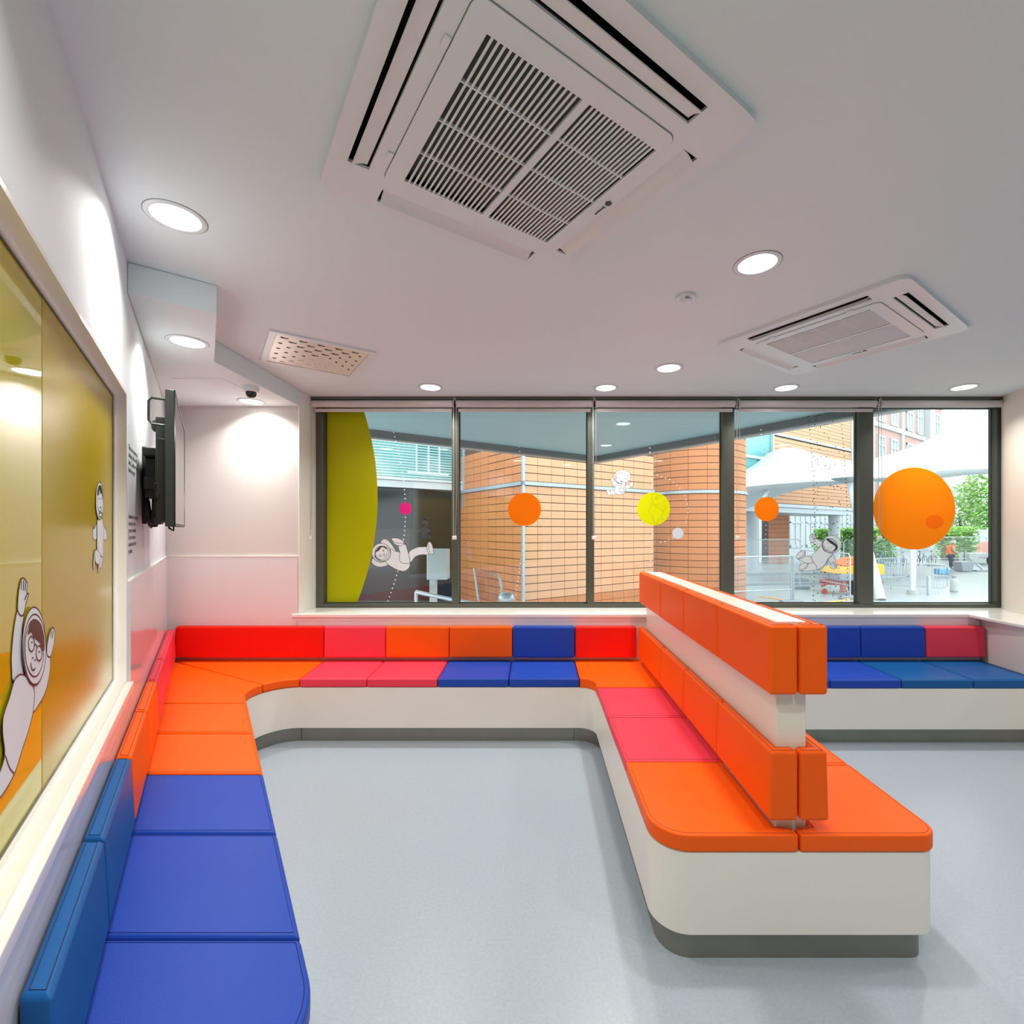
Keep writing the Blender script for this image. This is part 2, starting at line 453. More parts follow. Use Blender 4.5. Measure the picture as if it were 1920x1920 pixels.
# ------------------------------------------------------------------ roller blinds
BX = [(-1.915, -.70), (-.685, .487), (.50, 1.703), (1.72, 2.905), (2.925, 4.03)]
bl_lab = ['leftmost roller blind, rolled up above the lime disc', 'second roller blind, rolled up above the small orange disc beside the magenta one',
          'middle roller blind, rolled up above the lime globe', 'fourth roller blind, rolled up above the waving astronaut sticker', 'rightmost roller blind, rolled up above the large orange disc']
for i, (a, b) in enumerate(BX):
    t = thing('roller_blind', bl_lab[i], 'blind', ((a + b) / 2, 4.0, 2.50), 'rolled up blinds along the window head')
    rx = frame((0, 0, 0), (0, 1, 0), (0, 0, 1))       # lathe along x
    Mx = Matrix.Translation((0, 4.0, 2.572)) @ rx
    put('fabric_roll', MB().lathe([(0, a + .012), (.029, a + .012), (.029, b - .012), (0, b - .012)], (0, 0, 0), 28, Mx).mesh(smooth=True), M['blind'], t)
    if i < 4: put('hem_bar', MB().box(a + .02, b - .02, 4.015, 4.03, 2.508, 2.536).mesh(bevel=.004), M['hem'], t)
    put('head_rail', MB().box(a, b, 3.985, 4.04, 2.607, 2.629), M['alu'], t)
    cx = a - .004
    put('bracket', MB().tube([(cx - .012, 3.985, 2.53), (cx - .014, 3.98, 2.56), (cx - .008, 3.98, 2.60), (cx, 3.98, 2.622), (cx + .008, 3.98, 2.60), (cx + .014, 3.98, 2.56), (cx + .012, 3.985, 2.53)], .0035, 6).mesh(smooth=True), M['hem'], t)
    bot = 1.435
    pts = [(cx - .012, 3.985, 2.55), (cx - .010, 3.985, bot + .02), (cx - .006, 3.985, bot)]
    pts2 = [(cx + .012, 3.985, 2.55), (cx + .016, 3.985, 1.8), (cx + .004, 3.985, bot)]
    ch = put('bead_chain', MB().tube(pts, .0022, 5).tube(pts2, .0018, 5).mesh(smooth=True), M['chain'], t)
    mbb = MB()
    z = 2.53
    while z > bot + .02:
        mbb.ball((cx - .0105, 3.984, z), .0036, .0036, .0036, 6, 4); z -= .014
    put('bead_row', mbb.mesh(smooth=True), M['chain'], t)['kind'] = 'stuff'
    put('chain_weight', MB().box(cx - .022, cx + .014, 3.975, 3.995, bot - .02, bot + .012).mesh(bevel=.004), M['sillw'], t)

# ================================================================== BENCH
SE_Y, SE_YR, ISL0, ISL1, ISLY = 3.30, 3.275, .405, 1.405, 1.61
def outline(d):
    """bench footprint, shrunk by d from its open edges"""
    e = d / .819
    return fillet([(wallx(.79 + d) + .0, .79 + d), (edgex(.79 + d) - e, .79 + d, .2 - d), (edgex(SE_Y + d) - e, SE_Y + d, .21 + d),
                   (ISL0 + d, SE_Y + d, .11 + d), (ISL0 + d, ISLY + d, .13 - d * .7), (ISL1 - d, ISLY + d, .075 - d * .5), (ISL1 - d, SE_YR + d, .11 + d),
                   (3.54, SE_YR + d), (3.60, 3.80), (wallx(3.80), 3.80)], 16)
bench = thing('bench_base', 'long white built-in bench box running round the room and along the window', 'bench', (0, 3.4, 0))
put('plinth_box', weighted_me := MB().prism(outline(.008), .10, .388).mesh(bevel=.003, segs=1, angle=50), M['base'], bench)
put('kick_plate', MB().prism(outline(.034), 0.0, .099).mesh(smooth=True), M['kick'], bench, )
for (px, py) in ((-1.665, SE_Y + .030), (.27, SE_Y + .030)):
    put('kick_plate_joint', MB().box(px - .0008, px + .0008, py, py + .006, 0.002, .098), M['dark'], bench)

def cushion(name, poly, z0, z1, colour, label, cat, group, bev=.011, seam=True, lean=None):
    poly = offset_poly(poly, .0022)
    mb = MB().prism(poly, z0, z1)
    me = mb.mesh(bevel=bev, segs=3, angle=35)
    o = put(name, me, LE[colour]); weighted(o)
    tag(o, label, cat, group)
    if seam:
        sp = offset_poly(poly, .0125)
        s = put('seam', MB().tube([(p[0], p[1], z1 + .0003) for p in sp], .0011, 4, closed=True), LE[colour + '_seam'], o)
    return o

ARC_C = (-2.068, 3.30)
inner = fillet([(edgex(2.843), 2.843), (ARC_C[0], ARC_C[1], .21), (-1.68, 3.30)], 16)
# fillet() also returns the end points; arc samples are inner[1:-1]
arc = inner[1:-1]; mid = len(arc) // 2
G1, G2 = 'seat pads on the bench', 'backrest pads on the bench'
def sq(y0, y1): return [(wallx(y0) + .012, y0), (edgex(y0), y0), (edgex(y1), y1), (wallx(y1) + .012, y1)]
p = sq(.79, 1.208); p[1] = (p[1][0], p[1][1], .2)
cushion('seat_cushion', fillet(p, 16), .39, .45, 'violet', 'violet-blue seat pad with a rounded corner, nearest the camera on the left bench', 'cushion', G1)
labs = [('violet', 1.208, 1.624, 'violet-blue square seat pad, middle of the three on the left bench'),
        ('violet', 1.624, 2.02, 'violet-blue seat pad touching the orange ones on the left bench'),
        ('orange', 2.02, 2.425, 'orange seat pad touching the violet-blue ones on the left bench'),
        ('orange', 2.425, 2.843, 'orange seat pad on the left bench, just before the corner pad')]
for c, a, b, l in labs: cushion('seat_cushion', sq(a, b), .39, .45, c, l, 'cushion', G1)
cushion('seat_cushion', [(wallx(2.843) + .012, 2.843), (edgex(2.843), 2.843)] + arc[:mid + 1] + [(-2.955, 3.78)], .39, .45, 'orange', 'orange corner seat pad, side wall half of the left corner', 'cushion', G1, seam=False)
cushion('seat_cushion', arc[mid:] + [(-1.70, 3.79), (-2.95, 3.79)], .39, .45, 'orange', 'orange wedge seat pad in the left corner, window wall half', 'cushion', G1, seam=False)
xs = [(-1.665, -1.70), (-1.1925, -1.2155), (-.694, -.705), (-.191, -.195), (.3075, .310)]
cl = [('pink', 'pink seat pad under the window, beside the orange corner wedge'), ('pink', 'pink seat pad under the window, beside the violet-blue pads'),
      ('violet', 'violet-blue seat pad under the window, beside the pink pads'), ('violet', 'violet-blue seat pad under the window, beside the orange pad at the divider')]
for i, (c, l) in enumerate(cl):
    cushion('seat_cushion', [(xs[i][0], SE_Y), (xs[i + 1][0], SE_Y), (xs[i + 1][1], 3.79), (xs[i][1], 3.79)], .39, .45, c, l, 'cushion', G1)
cushion('seat_cushion', fillet([(.3075, SE_Y), (ISL0, SE_Y, .10), (ISL0, 3.125), (.852, 3.125), (.852, 3.79), (.310, 3.79)], 12), .39, .45, 'orange', 'orange notched corner seat pad where the divider bench meets the window bench', 'cushion', G1)
for c, a, b, l in (('pink', 2.635, 3.125, 'pink seat pad on the left side of the divider bench, nearer the window'), ('pink', 2.13, 2.635, 'pink seat pad on the left side of the divider bench, nearer the camera')):
    cushion('seat_cushion', [(ISL0, a), (.852, a), (.852, b), (ISL0, b)], .39, .45, c, l, 'cushion', G1)
cushion('seat_cushion', fillet([(ISL0, ISLY, .13), (.905, ISLY), (.905, 1.655, .01), (.845, 1.67), (.845, 2.13), (ISL0, 2.13)], 14), .39, .45, 'orange', 'large orange end seat pad, left front of the divider bench', 'cushion', G1)
cushion('seat_cushion', fillet([(.909, ISLY), (ISL1, ISLY, .075), (ISL1, 2.10), (.965, 2.10), (.965, 1.67), (.909, 1.655, .01)], 12), .39, .45, 'orange', 'large orange end seat pad, right front of the divider bench', 'cushion', G1)
for k, (a, b, l) in enumerate(((2.10, 2.60, 'orange seat pad on the right side of the divider bench, next to the front one'), (2.60, 3.10, 'orange seat pad on the right side of the divider bench, nearly hidden behind the divider'))):
    cushion('seat_cushion', [(.958, a), (ISL1, a), (ISL1, b), (.958, b)], .39, .45, 'orange', l, 'cushion', G1)
cushion('seat_cushion', fillet([(.958, 3.10), (ISL1, 3.10), (ISL1, SE_YR, .1), (1.556, SE_YR), (1.556, 3.79), (.958, 3.79)], 12), .39, .45, 'orange', 'orange corner seat pad right of the divider, under the window', 'cushion', G1)
xr = [1.556, 2.056, 2.556, 3.058, 3.54]
xrb = [1.556, 2.065, 2.575, 3.09, 3.585]
for i, (c, l) in enumerate((('violet', 'violet-blue seat pad under the window, hidden behind the divider cushions'), ('violet', 'violet-blue seat pad on the right bench under the window'),
                            ('teal', 'teal-blue seat pad on the right bench, beside the violet-blue one'), ('teal', 'teal-blue seat pad at the far right end of the bench'))):
    cushion('seat_cushion', [(xr[i], SE_YR), (xr[i + 1], SE_YR), (xrb[i + 1], 3.79), (xrb[i], 3.79)], .39, .45, c, l, 'cushion', G1)

# ---- backrest pads (top is slightly thinner than the foot)
def backpad(poly_bot, poly_top, z0, z1, colour, label, bev=.012, name='backrest_cushion'):
    pb = offset_poly(poly_bot, .002); pt = offset_poly(poly_top, .002); n = len(pb)
    vs = [(p[0], p[1], z0) for p in pb] + [(p[0], p[1], z1) for p in pt]
    fs = [tuple(range(n)), tuple(range(n, 2 * n))] + [(i, (i + 1) % n, (i + 1) % n + n, i + n) for i in range(n)]
    o = put(name, MB().add(vs, fs).mesh(bevel=bev, segs=3), LE[colour]); weighted(o)
    tag(o, label, 'cushion', G2)
    sp = offset_poly(pt, .0115)
    put('seam', MB().tube([(p[0], p[1], z1 + .0003) for p in sp], .0011, 4, closed=True), LE[colour + '_seam'], o)
    return o
def lb(y0, y1, th): return [(wallx(y0) + .016, y0), (wallx(y0) + .016 + th, y0), (wallx(y1) + .016 + th, y1), (wallx(y1) + .016, y1)]
for c, a, b, l in (('teal', .79, 1.197, 'teal-blue backrest pad nearest the camera on the left wall'),
                   ('teal', 1.197, 1.625, 'teal-blue backrest pad beside the orange ones on the left wall'),
                   ('orange', 1.625, 2.04, 'orange backrest pad beside the teal-blue ones on the left wall'),
                   ('orange', 2.04, 2.45, 'orange backrest pad beside the pink ones on the left wall'),
                   ('pink', 2.45, 2.86, 'pink backrest pad beside the orange ones on the left wall'),
                   ('pink', 2.86, 3.715, 'long pink backrest pad reaching into the left corner')):
    backpad(lb(a, b, .076), lb(a, b, .062), .485, .712, c, l)
bx = [-2.88, -1.684, -1.194, -.688, -.187, .309, .80]
bc = [('red', 'long red backrest pad in the left corner under the white wall'), ('pink', 'pink backrest pad between the long red and the orange ones'),
      ('orange', 'orange backrest pad under the window, beside the pink one'), ('orange', 'orange backrest pad under the window, beside the blue one'),
      ('violet', 'violet-blue backrest pad under the window, between orange and red'), ('red', 'red backrest pad under the window, touching the divider')]
for i, (c, l) in enumerate(bc):
    a, b = bx[i], bx[i + 1]
    backpad(rect(a, b, 3.715, 3.784), rect(a + (0.012 if i == 0 else 0), b, 3.722, 3.784), .485, .728, c, l)
bx = [1.012, 1.56, 2.065, 2.579, 3.093, 3.569]
bc = [('orange', 'orange backrest pad under the window, hidden right of the divider'), ('violet', 'violet-blue backrest pad under the window, hidden behind the upper divider pads'), ('violet', 'violet-blue backrest pad right of the divider end'),
      ('violet', 'violet-blue backrest pad between its twin and the crimson one'), ('pink', 'crimson-pink backrest pad at the right end of the window')]
for i, (c, l) in enumerate(bc):
    a, b = bx[i], bx[i + 1]
    backpad(rect(a, b, 3.715, 3.784), rect(a, b, 3.722, 3.784), .485, .728, c, l)

# ---- the divider
PX0, PX1, PY0, PY1 = .852, .958, 1.666, 3.62
dv = put('divider_board', MB().box(PX0, PX1, PY0, PY1, .395, 1.174).mesh(bevel=.002, segs=1), M['cream'])
tag(dv, 'cream upright divider board standing along the middle of the bench', 'divider')
ys = [1.61, 2.09, 2.566, 3.042, 3.672]
pos = ['wrapping its near end', 'second from the camera', 'third from the camera', 'nearest the window']
def divider_pads(z0, z1, level, thk_b, thk_t, yy, front):
    for side, sn in ((-1, 'left'), (1, 'right')):
        for k in range(4):
            a, b = yy[k], yy[k + 1]
            def P(th):
                X = (lambda q: PX0 - q) if side < 0 else (lambda q: PX1 + q)
                c = .9035 if side < 0 else .9065
                if k == 0: return [(X(th), a), (X(th), b), (X(0), b), (X(0), PY0 - .006), (c, PY0 - .006), (c, a)]
                return [(X(0), a), (X(0), b), (X(th), b), (X(th), a)]
            backpad(P(thk_b), P(thk_t), z0, z1, 'orange', f'orange {level} pad on the {sn} face of the divider, {pos[k]}')
divider_pads(.930, 1.170, 'upper', .049, .049, ys, 1.619)
divider_pads(.497, .737, 'lower', .053, .047, [1.609, 2.09, 2.566, 3.042, 3.705], 1.609)

# ================================================================== CEILING THINGS
lights = [(-1.302, 1.697, H, 'round downlight nearest the camera, at upper left by the side wall'), (-1.85, 2.493, HS, 'round downlight in the lowered corner ceiling, nearer the camera'),
          (-2.215, 3.65, HS, 'round downlight in the lowered corner ceiling, beside the dome camera'), (.940, 1.993, H, 'round downlight between the two air conditioning units'),
          (.929, 3.282, H, 'round downlight in the middle of the ceiling beyond the smoke detector'), (-.838, 3.724, H, 'round downlight at the window head, above the dark first pane'),
          (.5565, 3.738, H, 'round downlight at the window head, above the middle pane'), (1.992, 3.738, H, 'round downlight at the window head, under the farther air conditioning unit'),
          (3.394, 3.724, H, 'round downlight at the window head, farthest right by the column'),
          (3.3, 2.0, H, 'added unseen fill downlight, right'), (2.0, .6, H, 'added unseen fill downlight, right of the camera'), (.55, .1, H, 'added unseen fill downlight, above the camera'),  # lamps in these two rows are unseen, added to light the room
          (3.6, -.4, H, 'added unseen fill downlight, right rear'), (5.0, 1.2, H, 'added unseen fill downlight, far right'), (-.30, .60, H, 'added unseen fill downlight, above the left bench')]
ring_me = MB().lathe([(.076, .0), (.076, -.004), (.088, -.0055), (.094, -.002), (.094, .0)], (0, 0, 0), 48).mesh(smooth=True)
disc_me = MB().lathe([(0, -.0015), (.077, -.0015), (.077, 0), (0, 0)], (0, 0, 0), 48).mesh(smooth=True)
line_me = MB().lathe([(.094, 0), (.094, -.0012), (.0965, -.0012), (.0965, 0)], (0, 0, 0), 48).mesh(smooth=True)
for i, (x, y, z, l) in enumerate(lights):
    t = thing('downlight', l, 'ceiling light', (x, y, z), 'recessed round downlights')
    inst('trim_ring', ring_me, M['white'], t, Matrix.Translation((x, y, z)))
    inst('diffuser', disc_me, M['lens'], t, Matrix.Translation((x, y, z - .001)))
    inst('shadow_gap', line_me, M['grid'], t, Matrix.Translation((x, y, z)))
    ld = bpy.data.lights.new('downlight_lamp', 'AREA'); ld.shape = 'DISK'; ld.size = .14; ld.energy = LAMP_W; ld.color = (1, .955, .89); ld.spread = math.radians(135)
    lo = bpy.data.objects.new('lamp', ld); COL.objects.link(lo); lo.parent = t; lo.location = (0, 0, -.009)

# ---- cassette air conditioners
def cassette(cx, cy, label):
    t = thing('air_conditioner', label, 'air conditioner', (cx, cy, H), 'four-way ceiling cassette units')
    z = H - .019                                     # lower face of the panel
    Mx = FCEIL(cx, cy, 0)
    h = .48
    slots = []
    L = .305
    for (ax, sg) in (('n', -1), ('n', 1), ('t', -1), ('t', 1)):
        a, b = sorted((sg * .365, sg * .428))
        slots.append(rect(a, b, -L, L) if ax == 'n' else rect(-L, L, a, b))
    # concave-sided outline like the moulded panel
    out = []
    for k in range(4):
        a0 = k * PI / 2
        for j in range(11):
            f = -1 + 2 * j / 10
            d = h - .012 * (1 - f * f) * 0 + (.0 if abs(f) < .9 else 0)
            if abs(f) > .93: continue
            x, y = f * h, -d
            out.append((x * math.cos(a0) - y * math.sin(a0), x * math.sin(a0) + y * math.cos(a0)))
        # rounded corner
        for q in range(1, 6):
            an = -PI / 2 + q * PI / 12
            x = h - .055 + .055 * math.cos(an) ; y = -(h - .055) + .055 * math.sin(an)
            out.append((x * math.cos(a0) - y * math.sin(a0), x * math.sin(a0) + y * math.cos(a0)))
    put('panel', plate_mesh([out, rect(-.31, .31, -.31, .31)] + slots, .010, Mx, z), M['white'], t)
    # edge lip reaching back to the ceiling
    put('panel_edge', plate_mesh([out, offset_poly(out, .004)], .009, Mx, z + .010), M['white'], t)
    # outlets: dark duct, vane
    for (ax, sg) in (('n', -1), ('n', 1), ('t', -1), ('t', 1)):
        F = Mx @ Matrix.Rotation({('n', -1): PI, ('n', 1): 0, ('t', -1): -PI / 2, ('t', 1): PI / 2}[(ax, sg)], 4, 'Z')   # local x = outward
        d = MB().box(.360, .365, -L - .005, L + .005, z + .008, z + .10, F).box(.428, .433, -L - .005, L + .005, z + .008, z + .10, F)
        d.box(.360, .433, -L - .005, -L, z + .008, z + .10, F).box(.360, .433, L, L + .005, z + .008, z + .10, F).box(.360, .433, -L, L, z + .10, z + .105, F)
        put('outlet_duct', d, M['dark'], t)
        # curved vane
        prof = []
        for q in range(7):
            a = q / 6
            prof.append((.372 + .046 * a, z - .0015 - .012 * a + .010 * (a * (1 - a)) * 2 + .010 * (1 - a)))
        vs = []; n = len(prof)
        for yy in (-L + .008, L - .008):
            for (px, pz) in prof: vs.append((px, yy, pz))
            for (px, pz) in prof[::-1]: vs.append((px, yy, pz + .004))
        fs = [tuple(range(2 * n)), tuple(range(2 * n, 4 * n))] + [(i, (i + 1) % (2 * n), (i + 1) % (2 * n) + 2 * n, i + 2 * n) for i in range(2 * n)]
        put('air_vane', MB().add(vs, fs, F).mesh(smooth=True), M['vane'], t)
    # inner grille panel
    zi = z - .004
    gx0, gx1, gy0, gy1 = -.262, .300, -.258, .280
    gm = .030
    ip = fillet([(-.318, -.318, .03), (.318, -.318, .03), (.318, .318, .03), (-.318, .318, .03)], 5)
    gl = put('inlet_panel', plate_mesh([ip, rect(gx0, gm - .012, gy0, gy1), rect(gm + .012, gx1, gy0, gy1)], .008, Mx, zi), M['white'], t)
    put('panel_gap', plate_mesh([offset_poly(ip, -.0025), offset_poly(ip, .001)], .004, Mx, zi + .0035), M['grid'], t)
    nslat = 17
    for (a, b) in ((gx0, gm - .012), (gm + .012, gx1)):
        p = (b - a) / nslat
        for k in range(nslat - 1):
            c = a + p * (k + 1)
            F = Mx @ Matrix.Translation((c, (gy0 + gy1) / 2, zi + .004)) @ Matrix.Rotation(math.radians(28), 4, 'Y')
            me = SL.get(p_key := round(p, 5))
            if me is None:
                hl = (gy1 - gy0) / 2
                me = MB().box(-.0030, .0030, -hl, hl, -.004, .010).mesh(); SL[p_key] = me
            inst('grille_slat', me, M['white'], t, F)
    for yy in (gy0 + .135, gy0 + .27, gy0 + .405):
        put('cross_rib', MB().box(gx0, gx1, yy - .002, yy + .002, zi + .0005, zi + .010, Mx), M['white'], t)
    put('filter', MB().box(gx0 - .02, gx1 + .02, gy0 - .02, gy1 + .02, zi + .040, zi + .042, Mx), M['grid'], t)
    # latches and badge
    for yy in (-.19, .21): put('latch', MB().box(-.338, -.322, yy - .014, yy + .014, zi - .0015, zi + .004, Mx).mesh(bevel=.001, segs=1), M['vane'], t)
    bd = put('badge', MB().cyl((.345, -.012), .0115, zi + .002, zi + .0035, 24, Mx), M['bezel'], t)
    put('badge_lettering', MB().box(.340, .350, .008, .0125, zi + .002, zi + .0035, Mx).box(.3425, .3475, .014, .055, zi + .002, zi + .0035, Mx), M['bezel'], bd)
    # casing above the ceiling
    put('casing', MB().box(-.45, .45, -.45, .45, z + .11, z + .13, Mx), M['grid'], t)
    return t
SL = {}
for me_ in (): pass
cassette(*AC[0], 'large white ceiling air conditioner nearest the camera')
cassette(*AC[1], 'white ceiling air conditioner farther off, at upper right')

# ---- swirl diffuser
dcx, dcy = -1.426, 3.055
Mx = FCEIL(dcx, dcy, 0)
t = thing('air_diffuser', 'square white ceiling diffuser plate with rows of dark nozzle slots', 'vent', (dcx, dcy, H))
put('frame', plate_mesh([rrect(-.2975, .2975, -.2975, .2975, .004), rect(-.262, .262, -.262, .262)], .012, Mx, H - .012), M['white'], t)
put('face_plate', MB().box(-.260, .260, -.260, .260, H - .008, H - .001, Mx), M['cream'], t)
def slot_part(x, y, a, l, wdt, two=False):
    F = Mx @ Matrix.Translation((x, y, H - .008)) @ Matrix.Rotation(a, 4, 'Z')
    m_ = MB().prism(fillet([(-l, -wdt, wdt * .9), (l, -wdt, wdt * .9), (l, wdt, wdt * .9), (-l, wdt, wdt * .9)], 3), -.0015, .0005, F)
    if two: m_.prism(fillet([(l * .7, -wdt * .6, wdt * .3), (l * 2.4, -wdt * 2.1, wdt * .3), (l * 2.6, -wdt * 1.0, wdt * .3), (l * 1.2, wdt * .6, wdt * .3)], 3), -.0015, .0005, F)
    put('nozzle', m_, M['dark'], t)
for i in range(10):
    for j in range(10):
        if (i + j) % 2: continue
        x = -.225 + .05 * i; y = -.225 + .05 * j
        if abs(x) > abs(y):
            if x < 0: slot_part(x, y, math.radians(0), .011, .007)
            else: slot_part(x, y, math.radians(60), .011, .0055)
        elif y < 0: slot_part(x, y, math.radians(20), .012, .008, True)
        else:
            put('nozzle', MB().ball((x, y, H - .010), .017, .014, .006, 12, 6, Mx).mesh(smooth=True), M['cream'], t)

# ---- smoke detector, dome camera, hatch
t = thing('smoke_detector', 'small round white smoke detector on the ceiling', 'smoke detector', (.7266, 2.275, H))
put('base', MB().lathe([(0, 0), (.046, 0), (.048, -.008), (.044, -.014), (0, -.014)], (.7266, 2.275, H), 40).mesh(smooth=True), M['white'], t)
put('sensor_head', MB().lathe([(0, -.014), (.030, -.014), (.026, -.030), (.016, -.034), (0, -.034)], (.7266, 2.275, H), 32).mesh(smooth=True), M['white'], t)
put('vent_slot', MB().box(.715, .727, 2.242, 2.246, H - .022, H - .017).box(.731, .734, 2.243, 2.247, H - .022, H - .016), M['grid'], t)
dx, dy = -1.985, 3.27
t = thing('dome_camera', 'small dome security camera under the lowered corner ceiling', 'camera', (dx, dy, HS))
put('housing', MB().lathe([(0, 0), (.049, 0), (.049, -.034), (.042, -.040), (0, -.040)], (dx, dy, HS), 40).mesh(smooth=True), M['white'], t)
put('dome', MB().lathe([(.034, -.038), (.034, -.050), (.030, -.066), (.020, -.078), (0, -.083)], (dx, dy, HS), 32).mesh(smooth=True), mat('smoked_dome', (.015, .013, .013, 1), .12), t)
ht = put('ceiling_hatch', MB().box(-2.40, -2.07, 3.09, 3.53, HS - .003, HS).mesh(bevel=.001, segs=1), M['ceiling']); tag(ht, 'flush access hatch in the lowered ceiling beside the dome camera', 'hatch')
put('latch', MB().cyl((-2.12, 3.30), .008, HS - .005, HS - .003, 16), M['white'], ht)

# ================================================================== TELEVISION on the side wall
TVn = Vector((-.770 * 2.1, 2.1, 0)); sTV = (TVn - Vector((WL0, 0, 0))).dot(T); nTV = (TVn - Vector((WL0, 0, 0))).dot(N)
TW, TZ0, TZ1 = 1.065, 1.514, 2.125
tv = thing('television', 'black flat television on a bracket on the left wall, seen edge on', 'television', FL @ Vector((sTV + TW / 2, TZ0, nTV - .02)))
put('casing', MB().box(sTV, sTV + TW, TZ0, TZ1, nTV - .034, nTV, FL).mesh(bevel=.004), M['bezel'], tv)
put('screen', MB().box(sTV + .012, sTV + TW - .012, TZ0 + .014, TZ1 - .012, nTV, nTV + .0015, FL), M['screen'], tv)
put('screen_edge', plate_mesh([rect(sTV, sTV + TW, TZ0, TZ1), rect(sTV + .012, sTV + TW - .012, TZ0 + .014, TZ1 - .012)], .004, FL, nTV - .001), M['black'], tv)
put('back_cover', MB().box(sTV + .06, sTV + TW - .1, TZ0 + .02, TZ0 + .40, nTV - .065, nTV - .034, FL).mesh(bevel=.006), M['black'], tv)
br = thing('swing_bracket', 'black swing-arm bracket holding the television off the wall', 'bracket', FL @ Vector((sTV + .5, 1.7, .02)))
put('wall_plate', MB().box(sTV + .50, sTV + .62, 1.53, 1.93, .0, .018, FL).mesh(bevel=.003), M['black'], br)
put('arm', MB().box(sTV + .36, sTV + .58, 1.70, 1.76, .018, nTV - .05, FL).box(sTV + .30, sTV + .56, 1.86, 1.90, .018, nTV - .05, FL).mesh(bevel=.004), M['black'], br)
put('junction_box', MB().box(sTV + .38, sTV + .54, 1.66, 1.86, .02, nTV - .07, FL).mesh(bevel=.006), M['black'], br)
for q_ in (.12, .60): put('mount_rail', MB().box(sTV + q_, sTV + q_ + .04, 1.56, 2.02, nTV - .075, nTV - .036, FL).mesh(bevel=.003), M['bezel'], br)
q = [(sTV + .06, 2.09, nTV - .034), (sTV + .06, 2.09, nTV - .085), (sTV + .06, 2.075, nTV - .095), (sTV + .06, 1.99, nTV - .095), (sTV + .06, 1.975, nTV - .085), (sTV + .06, 1.972, nTV - .034)]
put('handle', MB().tube(q, .005, 8, FL).mesh(smooth=True), M['bezel'], br)
put('clamp_knob', MB().ball((sTV + .14, 1.98, nTV - .075), .018, .03, .018, 14, 8, FL).mesh(smooth=True), M['bezel'], br)
random.seed(3)
for k in range(5):
    pts = []
    for j in range(15):
        f = j / 14
        pts.append((sTV + .52 - (.34 + .03 * k) * f + .02 * math.sin(7 * f + k), max(1.505 + .006 * k, 1.80 - .05 * k - (.30 - .02 * k) * math.sin(PI * min(1, f * 1.15)) + .06 * f), .03 + (nTV - .09) * f + .012 * math.sin(5 * f + 2 * k)))
    put('cable', MB().tube(pts, .0048, 6, FL).mesh(smooth=True), M['rubber'], tv)
put('cable', MB().tube([(sTV + .05, 1.535, nTV - .03), (sTV + .04, 1.505, nTV - .02), (sTV + .03, 1.495, nTV - .005), (sTV + .03, 1.515, nTV - .005)], .004, 6, FL).mesh(smooth=True), M['rubber'], tv)
put('power_adapter', MB().box(sTV + .17, sTV + .27, 1.525, 1.56, nTV - .085, nTV - .055, FL).mesh(bevel=.005), M['bezel'], tv)
put('cable_bundle', MB().tube([(sTV + .45, 1.78, .03), (sTV + .44, 1.66, .022), (sTV + .42, 1.56, .03), (sTV + .34, 1.525, .05), (sTV + .26, 1.535, nTV - .07)], .011, 8, FL).mesh(smooth=True), M['rubber'], tv)

# ---- printed text on the side wall
def text(body, name, s, z, size, label, m=None):
    cu = bpy.data.curves.new(name, 'FONT'); cu.body = body; cu.size = size; cu.space_line = .92; cu.extrude = .0003; cu.offset = -.0009
    o = bpy.data.objects.new(name, cu); me = bpy.data.meshes.new_from_object(o)
    bpy.data.objects.remove(o); bpy.data.curves.remove(cu)
    me.transform(FL @ Matrix.Translation((s, z, .0006)))
    r = put(name, me, m or M['ink'])
    return tag(r, label, 'lettering')
text("This is our universe of\nfantastic and far-off\nlands. Could we bring\nthem to us yet?", 'wall_text', 2.45, 1.845, .035, 'upper four-line paragraph of dark print on the left wall')
text("Sometimes we may stay\nin one part when\nyou are in isolation.\nTo me the idea of\nan adventure for us\ntravellers.", 'wall_text', 2.45, 1.548, .033, 'lower six-line paragraph of dark print on the left wall')

# ================================================================== STICKERS ON THE GLASS
def on_glass(u, v, off=.0):               # photo pixel to window-glass plane (X, Z)
    D = YG - off
    return ((u - CX) * D / F_PX, EYE - (v - CY) * D / F_PX)
def on_side(u, v):                        # photo pixel to the side window's pane (s, z)
    k = (u - CX) / F_PX; c = N.dot(Vector((WL0, 0, 0))) - .0412
    D = c / (N.x * k + N.y)
    return ((Vector((k * D, D, 0)) - Vector((WL0, 0, 0))).dot(T), EYE - (v - CY) * D / F_PX)
FG = FB(YG)
def vinyl(name, col, r=.45): return mat(name, col, r, noise=(3, .02), spec=.15)
V = dict(lime=vinyl('lime_vinyl', (0.44, 0.46, 0.0, 1), .35), globe=vinyl('globe_lime_vinyl', (0.66, 0.72, 0.0, 1)), orange=vinyl('orange_vinyl', (0.92, 0.19, 0.0, 1)),
         amber=vinyl('amber_vinyl', (0.98, 0.235, 0.0, 1)), spot=vinyl('dark_orange_vinyl', (0.95, 0.15, 0.0, 1)), magenta=vinyl('magenta_vinyl', (0.70, 0.02, 0.22, 1)), moon=vinyl('pale_grey_vinyl', (0.62, 0.70, 0.78, 1)))
def disc(name, u, v, r, m, label, cat='sticker', clip=None):
    c = on_glass(u, v); R = r * YG / F_PX
    lp = circle(c[0], c[1], R, n=72)
    if clip: lp = [(max(clip[0], min(clip[1], x)), max(.855, min(2.56, y))) for x, y in lp]
    return tag(put(name, plate_mesh([lp], .001, FG, .0005), m), label, cat)
